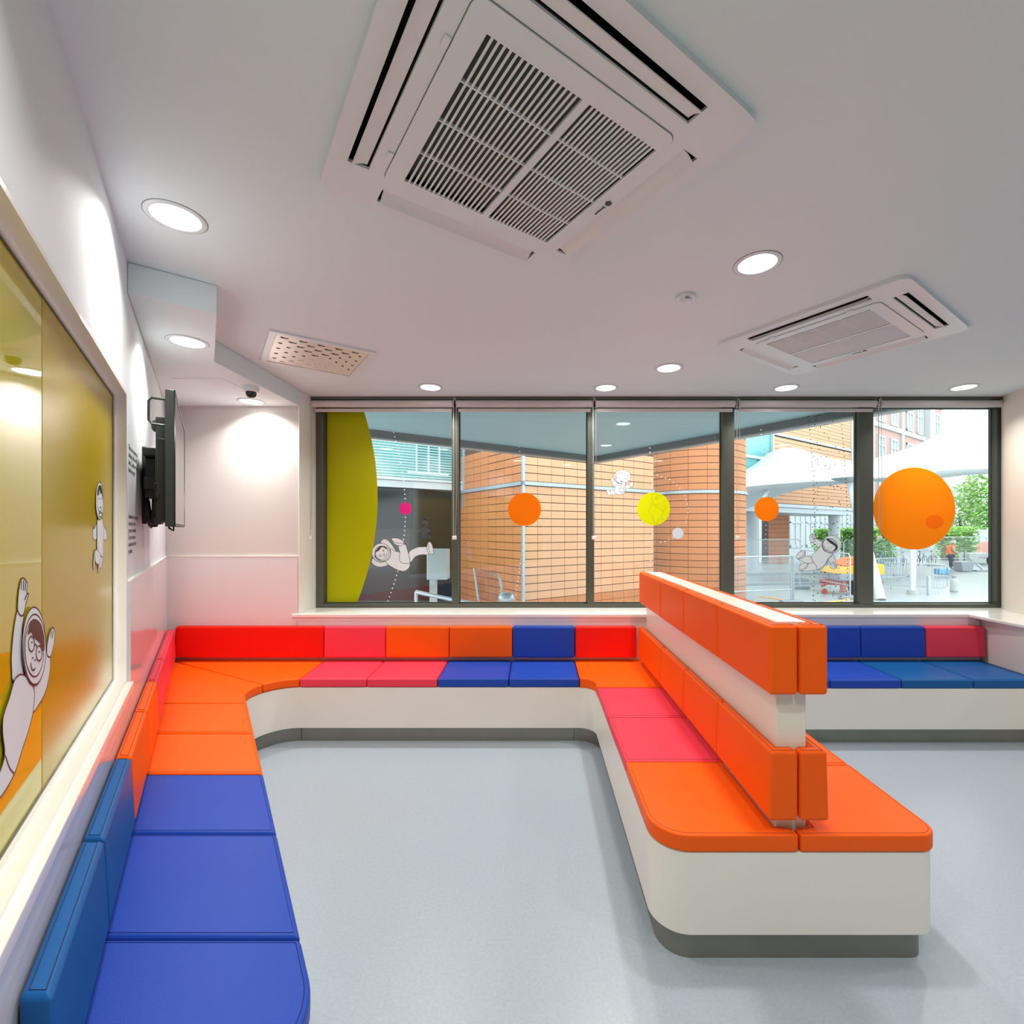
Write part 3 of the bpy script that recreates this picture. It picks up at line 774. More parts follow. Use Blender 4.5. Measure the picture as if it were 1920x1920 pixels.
# big lime disc, cut off by the left jamb
c0 = on_glass(186, 933); R0 = 522 * YG / F_PX; lp = []
for i in range(61):
    a = -0.46 + .92 * i / 60; lp.append((c0[0] + R0 * math.cos(a), c0[1] + R0 * math.sin(a)))
lp = [(x, max(.854, min(2.564, y))) for x, y in lp] + [(-1.847, 2.564), (-1.847, .854)]
tag(put('disc_sticker', plate_mesh([lp], .001, FG, .0005), V['lime']), 'huge lime segment filling the left edge of the first pane', 'sticker')
disc('disc_sticker', 760, 953.5, 11.6, V['magenta'], 'small magenta disc on the first pane')
disc('disc_sticker', 983.5, 955, 31, V['orange'], 'orange disc on the second pane over the building corner')
gl = disc('globe_sticker', 1225.5, 954, 31, V['globe'], 'lime globe with drawn coastlines on the middle pane')
disc('disc_sticker', 1271, 1000, 10.5, V['moon'], 'small pale grey moon disc on the middle pane')
disc('disc_sticker', 1437.5, 954.5, 22.8, V['orange'], 'small orange disc on the fourth pane over the white canopy')
big = disc('disc_sticker', 1714, 953.5, 77, V['amber'], 'largest orange disc, on the rightmost pane', clip=(2.936, 4.0))
c = on_glass(1752, 978.5); put('dark_spot', plate_mesh([circle(c[0], c[1], .080, .061)], .0006, FG, .0016), V['spot'], big)

def smooth_line(pts, closed, n=5):
    m = len(pts); out = []
    rng = range(m) if closed else range(m - 1)
    for i in rng:
        if closed: p = [pts[(i + k - 1) % m] for k in range(4)]
        else: p = [pts[max(0, i - 1)], pts[i], pts[i + 1], pts[min(m - 1, i + 2)]]
        for j in range(n):
            t = j / n
            out.append(tuple(.5 * ((2 * p[1][k]) + (-p[0][k] + p[2][k]) * t + (2 * p[0][k] - 5 * p[1][k] + 4 * p[2][k] - p[3][k]) * t * t + (-p[0][k] + 3 * p[1][k] - 3 * p[2][k] + p[3][k]) * t ** 3) for k in (0, 1)))
    if not closed: out.append(pts[-1])
    return out
def ribbon(mb, pts, wd, z, Mx, closed):
    n = len(pts); vs = []; fs = []
    for i in range(n):
        a = Vector(pts[i - 1] if (closed or i) else pts[0]); b = Vector(pts[(i + 1) % n] if (closed or i < n - 1) else pts[-1])
        d = (b - a); d = d.normalized() if d.length > 1e-9 else Vector((1, 0)); q = Vector((-d.y, d.x)) * wd / 2; p = Vector(pts[i])
        for zz in (z, z + .0002): vs += [(*(p - q), zz), (*(p + q), zz)]
    for i in range(n if closed else n - 1):
        j = (i + 1) % n; a, b = i * 4, j * 4
        fs += [(a + 2, a + 3, b + 3, b + 2), (a, b, b + 1, a + 1), (a, a + 2, b + 2, b), (a + 1, b + 1, b + 3, a + 3)]
    mb.add(vs, fs, Mx)
def join_meshes(ms):
    bm = bmesh.new()
    for m_ in ms: bm.from_mesh(m_); bpy.data.meshes.remove(m_)
    me = bpy.data.meshes.new('j'); bm.to_mesh(me); bm.free(); return me
def figure(label, org, scale, shapes, proj, Mx, base, wd, fillm, inkm, squash=(1, 1), group='astronaut stickers'):
    """layered line drawing: each shape is (kind, points); later shapes lie over earlier ones"""
    fills = []; darks = []; lines = MB(); z = base
    P = lambda q: proj(org[0] + q[0] / scale, org[1] + q[1] / scale)
    for s in shapes:
        k = s[0]
        if k in 'EO': pts = [P(q) for q in circle(s[1][0], s[1][1], s[1][2], s[1][3], 40, math.radians(s[1][4]) if len(s[1]) > 4 else 0)]; closed = True
        elif k == '.': pts = [P(q) for q in circle(s[1][0], s[1][1], s[1][2], s[1][3] if len(s[1]) > 3 else s[1][2], 12)]; darks.append(plate_mesh([pts], .0002, Mx, z + .0002)); continue
        else:
            closed = k in 'FD'
            pts = [P(q) for q in smooth_line(s[1], closed)]
        z += .00025
        if k in 'FE': fills.append(plate_mesh([pts], .0002, Mx, z - .0002))
        if k == 'D': darks.append(plate_mesh([pts], .0002, Mx, z)); continue
        ribbon(lines, pts, wd, z, Mx, closed)
    lm = lines.mesh()
    origin = sum((v.co for v in lm.vertices), Vector((0, 0, 0))) / len(lm.vertices)
    t = thing('astronaut_sticker', label, 'sticker', origin, group)
    if fills: put('suit', join_meshes(fills), fillm, t)
    put('outline', lm, inkm, t)
    if darks: put('face_marks', join_meshes(darks), inkm, t)
    return t
# first pane: floating astronaut, boots up
figure('white astronaut sticker tumbling on the first pane, boots to the right', (680, 940), 10.67, [
    ('F', [(365, 830), (390, 775), (430, 752), (500, 775), (580, 860), (640, 950), (665, 1000), (560, 1060), (480, 900)]),
    ('F', [(205, 1140), (180, 1190), (200, 1250), (270, 1295), (350, 1312), (430, 1300), (510, 1265), (480, 1180), (350, 1150), (260, 1120)]),
    ('F', [(930, 1020), (1000, 960), (1100, 920), (1200, 912), (1300, 925), (1315, 1060), (1200, 1065), (1100, 1085), (1030, 1130), (965, 1215), (900, 1150)]),
    ('F', [(1340, 808), (1380, 850), (1405, 930), (1415, 1010), (1400, 1055), (1345, 1062), (1305, 1010), (1285, 940), (1295, 860)]),
    ('L', [(1310, 850), (1320, 940), (1345, 1010), (1380, 1050)]),
    ('F', [(560, 960), (650, 1000), (730, 1015), (800, 1120), (935, 1200), (945, 1280), (920, 1340), (860, 1385), (800, 1397), (700, 1370), (600, 1320), (500, 1250), (440, 1120)]),
    ('F', [(720, 900), (850, 860), (900, 985), (930, 1100), (950, 1190), (935, 1235), (850, 1245), (775, 1225), (740, 1170), (735, 1100), (748, 1040), (730, 960)]),
    ('F', [(580, 750), (620, 732), (700, 738), (770, 765), (820, 800), (825, 840), (790, 882), (735, 892), (660, 865), (605, 810)]),
    ('L', [(590, 780), (660, 822), (740, 838), (820, 832)]),
    ('E', (375, 1025, 188, 186)), ('E', (405, 1045, 158, 150, 25)), ('O', (395, 1045, 140, 128, 25)),
    ('D', [(255, 1010), (300, 960), (345, 900), (410, 905), (365, 930), (325, 985)]), ('D', [(240, 1070), (270, 1120), (330, 1165), (380, 1185), (320, 1180), (255, 1120)]),
    ('D', [(410, 895), (470, 920), (500, 950), (450, 935)]),
    ('.', (418, 985, 13)), ('L', [(335, 1085), (370, 1080), (350, 1105)]), ('L', [(415, 1070), (440, 1055), (430, 1085)]), ('L', [(435, 1130), (480, 1095), (495, 1040)]),
], on_glass, FG, .0018, .0034, M['vinylw'], M['ink'])
# middle pane: baby
figure('small white astronaut baby sticker yawning on the middle pane', (1120, 860), 10.67, [
    ('F', [(285, 440), (330, 420), (395, 500), (350, 555), (300, 515)]), ('F', [(268, 425), (295, 382), (328, 392), (325, 440), (290, 462)]),
    ('F', [(530, 515), (600, 530), (655, 520), (690, 560), (620, 600), (550, 605)]), ('F', [(650, 545), (640, 500), (690, 460), (720, 488), (716, 530), (685, 568)]),
    ('F', [(390, 630), (280, 630), (258, 655), (268, 722), (390, 705)]), ('F', [(183, 650), (205, 618), (245, 640), (268, 700), (240, 742), (205, 705)]),
    ('F', [(400, 500), (352, 560), (345, 640), (380, 705), (470, 722), (530, 690), (562, 620), (555, 520), (480, 480)]),
    ('E', (500, 365, 166, 142)), ('E', (492, 390, 128, 108)),
    ('F', [(478, 520), (505, 468), (550, 478), (552, 540), (522, 590), (480, 602), (455, 580)]),
    ('F', [(445, 600), (530, 600), (535, 650), (470, 668), (440, 640)]),
    ('L', [(398, 368), (430, 376), (462, 372)]), ('L', [(530, 400), (558, 408), (586, 400)]), ('D', [(460, 452), (490, 448), (485, 468), (468, 470)]),
    ('L', [(360, 330), (380, 380), (370, 410)]),
], on_glass, FG, .0018, .0028, M['vinylw'], M['ink'])
# fourth pane: waving astronaut
figure('white astronaut sticker waving a hand on the fourth pane', (1470, 980), 13.71, [
    ('F', [(895, 645), (800, 560), (700, 510), (790, 470), (830, 410), (900, 455), (985, 500), (980, 640)]),
    ('F', [(710, 502), (655, 440), (648, 375), (672, 320), (720, 300), (780, 305), (815, 350), (822, 400), (808, 450), (765, 490)]),
    ('L', [(690, 320), (705, 350), (690, 390)]), ('L', [(735, 305), (745, 350), (715, 395)]), ('L', [(785, 325), (785, 370), (745, 415)]), ('L', [(820, 400), (780, 410), (730, 445)]),
    ('F', [(1080, 800), (1225, 785), (1290, 870), (1325, 1030), (1300, 1085), (1200, 1070), (1125, 930)]),
    ('F', [(1200, 1060), (1262, 1005), (1262, 1075), (1335, 1048), (1365, 1095), (1355, 1150), (1310, 1182), (1235, 1185), (1172, 1130)]),
    ('L', [(1290, 1095), (1340, 1080)]), ('L', [(1285, 1120), (1360, 1110)]), ('L', [(1285, 1150), (1345, 1150)]),
    ('F', [(705, 870), (550, 852), (460, 890), (350, 940), (480, 1000), (600, 1045), (760, 1025), (760, 940)]),
    ('F', [(298, 890), (350, 790), (450, 722), (512, 722), (548, 790), (510, 870), (410, 925), (345, 940)]), ('L', [(330, 930), (430, 890), (500, 820), (530, 740)]),
    ('F', [(750, 1030), (600, 1065), (540, 1160), (430, 1225), (500, 1252), (640, 1235), (850, 1200), (850, 1110)]),
    ('F', [(372, 1185), (395, 1110), (480, 1050), (560, 1038), (610, 1078), (575, 1155), (490, 1220), (405, 1228)]), ('L', [(400, 1220), (500, 1170), (570, 1110), (590, 1050)]),
    ('F', [(890, 645), (960, 600), (1020, 720), (1225, 790), (1180, 870), (1120, 930), (1050, 1060), (960, 1145), (850, 1200), (820, 1100), (750, 1020), (700, 870), (800, 750)]),
    ('E', (1218, 555, 248, 228)), ('E', (1175, 585, 205, 168, 35)), ('E', (1175, 575, 190, 145, 38)),
    ('D', [(1080, 425), (1130, 418), (1250, 490), (1340, 570), (1362, 640), (1320, 700), (1240, 730), (1300, 660), (1300, 610), (1230, 560), (1180, 530), (1110, 470)]),
    ('.', (1105, 525, 11)), ('.', (1215, 642, 11)), ('L', [(1060, 665), (1085, 690), (1130, 692)]), ('L', [(1120, 620), (1138, 632)]),
], on_glass, FG, .0018, .0030, M['vinylw'], M['ink'])
# side window: large astronaut with glasses, arms up
figure('large white astronaut sticker with round glasses and raised arms on the lime side window', (0, 1060), 4.364, [
    ('F', [(192, 405), (145, 365), (112, 520), (92, 740), (95, 860), (105, 945), (190, 960), (185, 700), (180, 520)]),
    ('F', [(143, 370), (143, 290), (155, 180), (170, 120), (190, 105), (208, 125), (222, 150), (215, 225), (232, 235), (212, 300), (192, 395), (168, 412)]),
    ('L', [(172, 130), (168, 200)]), ('L', [(190, 120), (186, 205)]), ('L', [(206, 135), (200, 210)]), ('L', [(215, 235), (195, 280)]),
    ('F', [(368, 700), (402, 745), (398, 880), (365, 1030), (310, 1140), (250, 1200), (220, 1000), (330, 850)]),
    ('F', [(376, 735), (375, 660), (392, 570), (410, 525), (426, 512), (440, 545), (432, 640), (405, 745)]), ('L', [(410, 540), (405, 590)]), ('L', [(424, 530), (418, 600)]),
    ('F', [(110, 930), (62, 1080), (10, 1240), (5, 1380), (20, 1560), (-40, 1750), (-110, 1900), (-60, 1940), (10, 1870), (100, 1710), (170, 1500), (225, 1330), (258, 1180), (262, 1010), (180, 900)]),
    ('L', [(25, 1560), (60, 1660), (100, 1710)]),
    ('E', (262, 665, 97, 322)), ('E', (266, 690, 92, 288)), ('E', (262, 680, 78, 234)),
    ('D', [(205, 570), (225, 480), (265, 443), (310, 475), (338, 570), (345, 680), (330, 700), (305, 640), (262, 600), (232, 552)]),
    ('O', (235, 645, 25, 62)), ('O', (298, 722, 25, 62)), ('L', [(258, 655), (268, 648), (276, 668)]),
    ('.', (236, 632, 5, 9)), ('.', (297, 710, 5, 9)), ('.', (243, 760, 5, 8)), ('.', (262, 778, 5, 8)), ('L', [(226, 800), (234, 848), (250, 862), (264, 845)]),
], on_side, FL, -.0412, .0036, M['vinylw'], M['brownink'])
figure('small white astronaut sticker drifting upright on the lime side window', (150, 890), 9.6, [
    ('F', [(300, 895), (258, 965), (235, 985), (230, 1100), (250, 1165), (275, 1175), (302, 1130)]), ('F', [(400, 860), (440, 960), (465, 1000), (478, 1120), (465, 1168), (430, 1172), (400, 1120)]),
    ('L', [(220, 890), (225, 930), (250, 965)]), ('L', [(475, 940), (462, 990)]),
    ('F', [(350, 1440), (402, 1470), (395, 1560), (370, 1665), (345, 1682), (330, 1600)]),
    ('F', [(250, 1370), (235, 1500), (228, 1680), (245, 1690), (262, 1540), (280, 1400)]),
    ('F', [(300, 830), (355, 762), (395, 820), (412, 1000), (408, 1300), (402, 1480), (345, 1430), (298, 1350), (296, 1100)]),
    ('F', [(262, 1370), (300, 1355), (350, 1440), (338, 1590), (300, 1615), (268, 1570), (250, 1450)]),
    ('F', [(322, 1600), (315, 1700), (320, 1780), (335, 1690), (338, 1610)]),
    ('E', (338, 470, 70, 335)), ('E', (342, 430, 56, 235)),
    ('D', [(295, 330), (310, 220), (335, 185), (365, 220), (385, 330), (400, 480), (370, 330), (350, 350), (330, 260), (318, 360), (300, 370)]),
    ('.', (318, 430, 7, 12)), ('.', (363, 430, 7, 12)), ('.', (346, 590, 11, 14)), ('O', (350, 720, 34, 40)),
], on_side, FL, -.0412, .0030, M['vinylw'], M['bezel'])
# coastlines on the globe
mbg = MB()
G = lambda x, y: on_glass(1120 + x / 10.67, 860 + y / 10.67)
for ln in ([(1055, 970), (1090, 935), (1060, 905), (1100, 890), (1105, 820), (1085, 790), (1110, 765)], [(1100, 935), (1150, 900), (1200, 930), (1250, 900), (1270, 905)], [(1140, 940), (1170, 930), (1165, 960), (1200, 970)],
           [(1060, 975), (1025, 1030), (1040, 1090), (1095, 1135), (1120, 1200), (1150, 1290), (1200, 1290), (1230, 1220), (1290, 1140), (1320, 1070), (1290, 1050), (1250, 985), (1200, 975)],
           [(1300, 1050), (1340, 1020), (1370, 960), (1320, 940), (1290, 960)], [(1190, 780), (1215, 800), (1170, 815), (1155, 780), (1190, 765)], [(1310, 840), (1340, 865), (1350, 830)], [(1090, 720), (1140, 700), (1210, 720), (1190, 745), (1250, 740), (1300, 745)], [(1285, 1240), (1300, 1190), (1320, 1200), (1295, 1240)]):
    ribbon(mbg, smooth_line([G(*q) for q in ln], False, 4), .0016, .0017, FG, False)
put('coastline', mbg, mat('olive_print', (.16, .19, .0, 1), .6), gl)

# dotted lines of small round stickers
def dots(name, pts, r, m, label, kind=None):
    ms = []
    for (u, v) in pts:
        c = on_glass(u, v); ms.append(plate_mesh([circle(c[0], c[1], r, n=8)], .0005, FG, .0005))
    return tag(put(name, join_meshes(ms), m), label, 'sticker', kind=kind)
wd_ = vinyl('white_dot_vinyl', (.85, .85, .84, 1))
def path(pts, step=8.4):
    out = []; acc = 0
    for i in range(len(pts) - 1):
        a, b = Vector(pts[i]), Vector(pts[i + 1]); L = (b - a).length; d = -acc if acc else 0
        while d < L:
            if d >= 0: out.append(tuple(a + (b - a) * d / L))
            d += step
        acc = (L - (d - step)); acc = acc if acc < step else 0
    return out
dots('dotted_line_sticker', path([(738, 811), (748, 850), (757, 900), (760, 940)]) + path([(760, 970), (758.5, 1000), (756, 1015)]) + path([(746, 1071), (737, 1100), (727, 1128)]), .0062, wd_, 'white dotted line running through the magenta disc on the first pane')
dots('dotted_line_sticker', path([(973, 838), (976, 856)]) + path([(983, 990), (980, 1030), (972, 1080), (965, 1128)]), .0058, wd_, 'white dotted line below the orange disc on the second pane')
dots('dotted_line_sticker', path([(1218, 840), (1221, 880), (1224, 922)]) + path([(1224, 992), (1222, 1025), (1219, 1065)]), .0062, wd_, 'white dotted line above and below the lime globe')
dots('dotted_line_sticker', path([(1232, 891), (1258, 900), (1282, 922), (1291, 955), (1285, 985)]) + path([(1262, 1008), (1245, 1016), (1231, 1018)]), .0056, wd_, 'white dotted orbit curving from the globe to the moon disc')
gd = vinyl('grey_dot_vinyl', (.50, .56, .58, 1))
dots('dotted_line_sticker', path([(1427, 806), (1430, 850), (1434, 905), (1436, 930)]) + path([(1436, 985), (1436, 1035)]), .0052, gd, 'grey dotted line through the small orange disc on the fourth pane')
dots('dotted_line_sticker', path([(1707, 846), (1708, 872)]), .0052, gd, 'short grey dotted line above the largest orange disc')
kd = vinyl('black_dot_vinyl', (.03, .035, .04, 1))
pl = []
random.seed(11)
for k in range(42): pl.append((1515 + 12.5 * math.sin((k * 8.5) / 230 * 1.5) + (0 if k % 2 else .5), 772 + k * 8.6))
for k in range(40): pl.append((1578 + 11.5 * math.sin((k * 8.5) / 230 * 1.6), 797 + k * 8.4))
for k in range(120): pl.append((random.uniform(1522, 1578), random.uniform(775, 1130)))
dots('milky_way_sticker', pl, .0048, kd, 'band of scattered small black dots down the fourth pane', 'stuff')

# ================================================================== OUTSIDE
GZ = -0.9
X = dict(
    pave=mat('wet_paving', (0.31, 0.36, 0.375, 1), 0.30, noise=(.8, .10)),
    soffit=mat('teal_grey_soffit', (0.33, 0.45, 0.47, 1), 0.55, noise=(.6, .03)),
    fascia=mat('dark_fascia', (0.10, 0.10, 0.10, 1), 0.5), fascia2=mat('light_fascia', (0.42, 0.38, 0.35, 1), 0.5),
    joint=mat('dark_joint', (0.10, 0.06, 0.045, 1), 0.9), band=mat('grey_band_metal', (0.36, 0.41, 0.44, 1), 0.4, metal=.4),
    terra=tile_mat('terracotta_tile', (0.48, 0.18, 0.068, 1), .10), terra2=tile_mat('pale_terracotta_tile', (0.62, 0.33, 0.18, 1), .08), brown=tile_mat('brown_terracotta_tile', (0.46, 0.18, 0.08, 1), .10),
    teal=mat('teal_glazing', (0.10, 0.36, 0.36, 1), 0.10, spec=.7, noise=(.8, .4)), dkglass=mat('dark_glazing', (0.012, 0.018, 0.020, 1), 0.12),
    louvre=mat('pale_louvre', (0.50, 0.66, 0.68, 1), .4), bwhite=mat('white_render', (0.48, 0.52, 0.54, 1), .6), tent=mat('white_membrane', (0.60, 0.63, 0.65, 1), .6),
    brick=mat('old_red_brick', (0.46, 0.29, 0.25, 1), .85, noise=(3, .15)), leaf=mat('leaf_green', (0.24, 0.50, 0.09, 1), .6, noise=(4, .5)), leaf2=mat('pale_leaf_green', (0.42, 0.62, 0.36, 1), .6, noise=(4, .4)), bark=mat('bark', (.12, .09, .06, 1), .9),
    yellow=mat('yellow_enamel', (0.85, 0.42, 0.02, 1), .35), orng=mat('orange_cover', (0.85, 0.17, 0.03, 1), .5), redp=mat('red_chassis', (0.42, 0.05, 0.03, 1), .4), grey=mat('grey_body', (0.24, 0.27, 0.31, 1), .5),
    conc=mat('pale_concrete', (.40, .43, .41, 1), .8, noise=(3, .08)), blue=mat('blue_plastic', (.10, .34, .62, 1), .4), skin=mat('skin', (.55, .30, .20, 1), .6), navy=mat('navy_cloth', (.035, .05, .10, 1), .8), vest=mat('orange_vest', (.95, .20, .05, 1), .6), greyc=mat('grey_cloth', (.20, .24, .30, 1), .8),
)
struct('ground', MB().box(-40, 90, 4.32, 120, GZ - .1, GZ), X['pave'])

# ---- overhanging soffit above the window, with its fascia
C0 = Vector((1.33, 10.35, 0)); CR = C0 - T * 7.5; CLf = C0 - N * 10.7
ov = thing('roof_overhang', 'teal-grey overhanging roof soffit just outside the window', 'roof', (C0.x, 8, 3.1))
put('soffit', MB().prism([(C0.x, C0.y), (CR.x, CR.y), (CR.x, 4.3), (CLf.x, 4.3)], 3.1, 3.3), X['soffit'], ov)
Fc = frame((C0.x, C0.y, 0), N, T)
put('inner_fascia', MB().box(-11, .04, -.08, .04, 2.99, 3.14, Fc).box(-.08, .04, -7.6, -.08, 2.99, 3.14, Fc), X['fascia'], ov)
put('outer_fascia', MB().box(-11, .34, .04, .34, 3.02, 3.2, Fc).box(.04, .34, -7.6, .04, 3.02, 3.2, Fc), X['fascia2'], ov)

# ---- terracotta building
BC = Vector((-.344, 12.6, 0)); TWD, THT = .47, .2215
BZ = 2.76; ZR0 = BZ - .07 - 15 * THT
def tile_me(w_, h_, d_=.03):
    return MB().box(.007, w_ - .007, -d_, 0, .011, h_ - .011).mesh()
tb = thing('terracotta_building', 'terracotta-tiled building with a sharp corner seen through the second pane', 'building', (BC.x, BC.y, GZ))
LR, LL = 4.97, 3.76
Fr = frame(BC, N, (0, 0, 1))               # right face: x along N, y up, z outwards? N x Z = towards (+y,-x): faces the camera
Fr = Matrix.Translation(BC) @ Matrix.Rotation(math.atan2(N.y, N.x), 4, 'Z')      # x along N, y inwards, z up
put('wall', MB().box(0.0, 5.17, .02, .3, GZ, 5.2, Fr).box(.02, .3, .02, LL + 1.2, GZ, 5.2, Fr), X['joint'], tb)
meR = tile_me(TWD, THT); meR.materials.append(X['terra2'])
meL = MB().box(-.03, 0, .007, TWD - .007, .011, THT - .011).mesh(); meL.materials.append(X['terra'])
zs = [BZ - .07 - (k + 1) * THT for k in range(16)] + [BZ + .05 + k * THT for k in range(5)]
rest = MB()
for z in zs:
    for k in range(11):
        if z < -.6: rest.box(k * TWD + .006, (k + 1) * TWD - .006, -.03, 0, z + .006, z + THT - .006, Fr); continue
        if k < 10 or True:
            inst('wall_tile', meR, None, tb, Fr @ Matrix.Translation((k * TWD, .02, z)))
    for k in range(8):
        if k > 3 or z < -.6: rest.box(-.01, .02, k * TWD + .026, (k + 1) * TWD + .014, z + .006, z + THT - .006, Fr)
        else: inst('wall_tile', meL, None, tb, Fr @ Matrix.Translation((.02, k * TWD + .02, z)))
put('distant_tiles', rest, X['terra'], tb)['kind'] = 'stuff'
put('metal_band', MB().box(-.06, 5.17, -.06, .02, BZ - .06, BZ + .04, Fr).box(-.06, .02, -.06, LL + 1, BZ - .06, BZ + .04, Fr), X['band'], tb)
put('corner_trim', MB().box(-.045, .03, -.045, .03, GZ, 5, Fr), X['band'], tb)
# ---- round tower
RC = Vector((4.35 * 1.326, 12.9 * 1.326, 0)); RR = 1.3 * 1.326
tw = thing('round_tower', 'round terracotta-tiled stair tower in the middle panes', 'building', (RC.x, RC.y, GZ))
put('wall', MB().cyl((RC.x, RC.y), RR - .02, GZ, 5.2, 72).mesh(smooth=True), X['joint'], tw)
put('metal_band', MB().lathe([(RR - .03, BZ - .06), (RR + .05, BZ - .06), (RR + .05, BZ + .04), (RR - .03, BZ + .04)], (RC.x, RC.y, 0), 72).mesh(smooth=True), X['band'], tw)
da = math.radians(20); vs = []; fs = []; g = .006 / RR
for z_ in (.011, THT - .011):
    for r_ in (RR - .03, RR):
        for j in range(5):
            a = g + (da - 2 * g) * j / 4; vs.append((r_ * math.cos(a), r_ * math.sin(a), z_))
for j in range(4):
    fs += [(j, j + 1, j + 6, j + 5), (10 + j, 15 + j, 16 + j, 11 + j), (5 + j, 6 + j, 16 + j, 15 + j), (j, 10 + j, 11 + j, j + 1)]
fs += [(0, 5, 15, 10), (4, 14, 19, 9)]
meC = MB().add(vs, fs).mesh(); meC.materials.append(X['terra'])
for z in zs + [BZ + .05 + k * THT for k in (5, 6, 7)]:
    for k in range(9):
        a = math.radians(165) + k * da
        inst('wall_tile', meC, None, tw, Matrix.Translation((RC.x, RC.y, z)) @ Matrix.Rotation(a, 4, 'Z'))
# ---- glazed wing on the left
WB = Vector((-2.49, 15.67, 0)); Fw = Matrix.Translation(WB) @ Matrix.Rotation(math.atan2(N.y, N.x), 4, 'Z')
gw = thing('glazed_wing', 'teal glazed building wing behind the first pane with a white beam', 'building', (WB.x, WB.y, GZ))
put('upper_glazing', MB().box(-7, .3, .05, .4, 3.08, 5.6, Fw), X['teal'], gw)
put('white_beam', MB().box(-7, .1, -.12, .1, 2.79, 3.0, Fw).box(-7, .1, -.16, .1, 3.015, 3.09, Fw), X['bwhite'], gw)
put('lower_glazing', MB().box(-7, .3, .05, .4, GZ, 2.79, Fw), X['dkglass'], gw)
for x_ in (-1.55, -1.15, -.78): put('glazing_bar', MB().box(x_ - .025, x_ + .025, .0, .06, 3.3, 5.6, Fw), X['louvre'], gw)
put('glazing_bar', MB().box(-1.85, -.45, .0, .06, 3.27, 3.33, Fw), X['louvre'], gw)
for k in range(30): put('louvre_blade', MB().box(-4.6, .1, -.0, .05, 3.15 + k * .085, 3.15 + k * .085 + .022, Fw), X['louvre'], gw)
put('downpipe', MB().box(-.02, .10, -.25, -.1, 2.2, 5.2, Fw), X['band'], gw)
# ---- far terracotta block over an open ground floor
P0 = Vector((11.93, 25, 0)); Ff = Matrix.Translation(P0) @ Matrix.Rotation(math.atan2(N.y, N.x), 4, 'Z')
fb = thing('terracotta_block', 'far terracotta-tiled block on white columns through the fourth pane', 'building', (P0.x, P0.y, GZ))
put('wall', MB().box(1.42, 11.2, .03, 3, 2.95, 11, Ff), X['joint'], fb)
cols = [1.42, 4.55, 7.85, 11.15]
fm = {}
z = 2.97
while z < 10.2:
    if abs(z - 6.75) < .11: z += .22; continue
    for a, b in zip(cols, cols[1:]):
        k_ = round(b - a, 3)
        if k_ not in fm: fm[k_] = tile_me(b - a, .216); fm[k_].materials.append(X['terra2'])
        inst('wall_tile', fm[k_], None, fb, Ff @ Matrix.Translation((a, .03, z)))
    z += .216
put('metal_band', MB().box(1.42, 11.2, -.04, .05, 6.72, 6.85, Ff), X['band'], fb)
put('corner_trim', MB().box(11.15, 11.6, -.06, .2, 2.7, 11, Ff), X['bwhite'], fb)
put('floor_beam', MB().box(-6, 11.3, -.1, 3, 2.45, 2.72, Ff).box(-6, 11.3, -.2, 0, 2.74, 2.93, Ff), X['band'], fb)
put('upper_glazing', MB().box(-6, 1.36, .1, .4, 2.95, 11, Ff), X['teal'], fb)
put('glazing_bar', MB().box(1.3, 1.42, -.02, .1, 2.95, 11, Ff), X['bwhite'], fb)
put('glazing_bar', MB().box(-6, 1.36, .0, .1, 5.25, 5.4, Ff), X['bwhite'], fb)
for x_ in (.05, 9.9):
    q = Ff @ Vector((x_, .5, 0)); put('column', MB().cyl((q.x, q.y), .34, GZ, 2.5, 24).mesh(smooth=True), X['bwhite'], fb)
# brown tiled ground floor walls under it
for (u0, u1, D) in ((1380, 1423, 33), (1441, 1480, 33)):
    a = at(u0, 0, D); b = at(u1, 0, D + .0)
    put('ground_floor_wall', MB().box(a.x, b.x, D + .04, D + 1, GZ, 2.6), X['joint'], fb)
    z = GZ; k_ = (u0, u1); mm = MB().box(.01, (b.x - a.x) - .01, -.04, 0, .008, .30).mesh(); mm.materials.append(X['brown'])
    while z < 2.4:
        inst('wall_tile', mm, None, fb, Matrix.Translation((a.x, D + .04, z))); z += .31

# ---- old brick building
OB = Vector((41.5 * 1.3, 65, 0)); Fo = Matrix.Translation(OB) @ Matrix.Rotation(math.atan2(N.y, N.x), 4, 'Z')
ob = thing('brick_building', 'old red brick building with white sash windows far beyond the canopy', 'building', (OB.x, OB.y, GZ))
put('wall', MB().box(-38, 0, .1, 6, 3.6, 26, Fo), X['brick'], ob)
put('stone_ground_floor', MB().box(-38, 0, .0, 6, GZ, 3.6, Fo), X['bwhite'], ob)
put('pilaster', MB().box(-.2, 1.5, -.6, 6, GZ, 26, Fo), X['bwhite'], ob)
put('corner_bay', MB().box(1.5, 6.0, -.2, 6, GZ, 26, Fo), X['brick'], ob)
for zz in (3.6, 8.5, 13.7, 18.9, 24.0): put('stone_band', MB().box(-38, 1.5, -.1, .3, zz, zz + .55, Fo).box(1.5, 6.1, -.4, .1, zz, zz + .55, Fo), X['bwhite'], ob)
for xx in (-9.0, -18.5): put('pilaster', MB().box(xx, xx + .6, -.15, .3, GZ, 26, Fo), X['bwhite'], ob)
wf = MB()
for (a, b, c, d) in ((0, .25, 0, 3.6), (2.0, 2.25, 0, 3.6), (0, 2.25, 0, .25), (0, 2.25, 3.35, 3.6), (0, 2.25, 2.3, 2.45), (1.02, 1.2, 0, 3.6)): wf.box(a, b, 0, .2, c, d)
wfm = wf.mesh(); wfm.materials.append(X['bwhite'])
wpm = MB().box(.25, 2.0, .12, .16, .25, 3.35).mesh(); wpm.materials.append(mat('pale_window_pane', (.45, .55, .58, 1), .2))
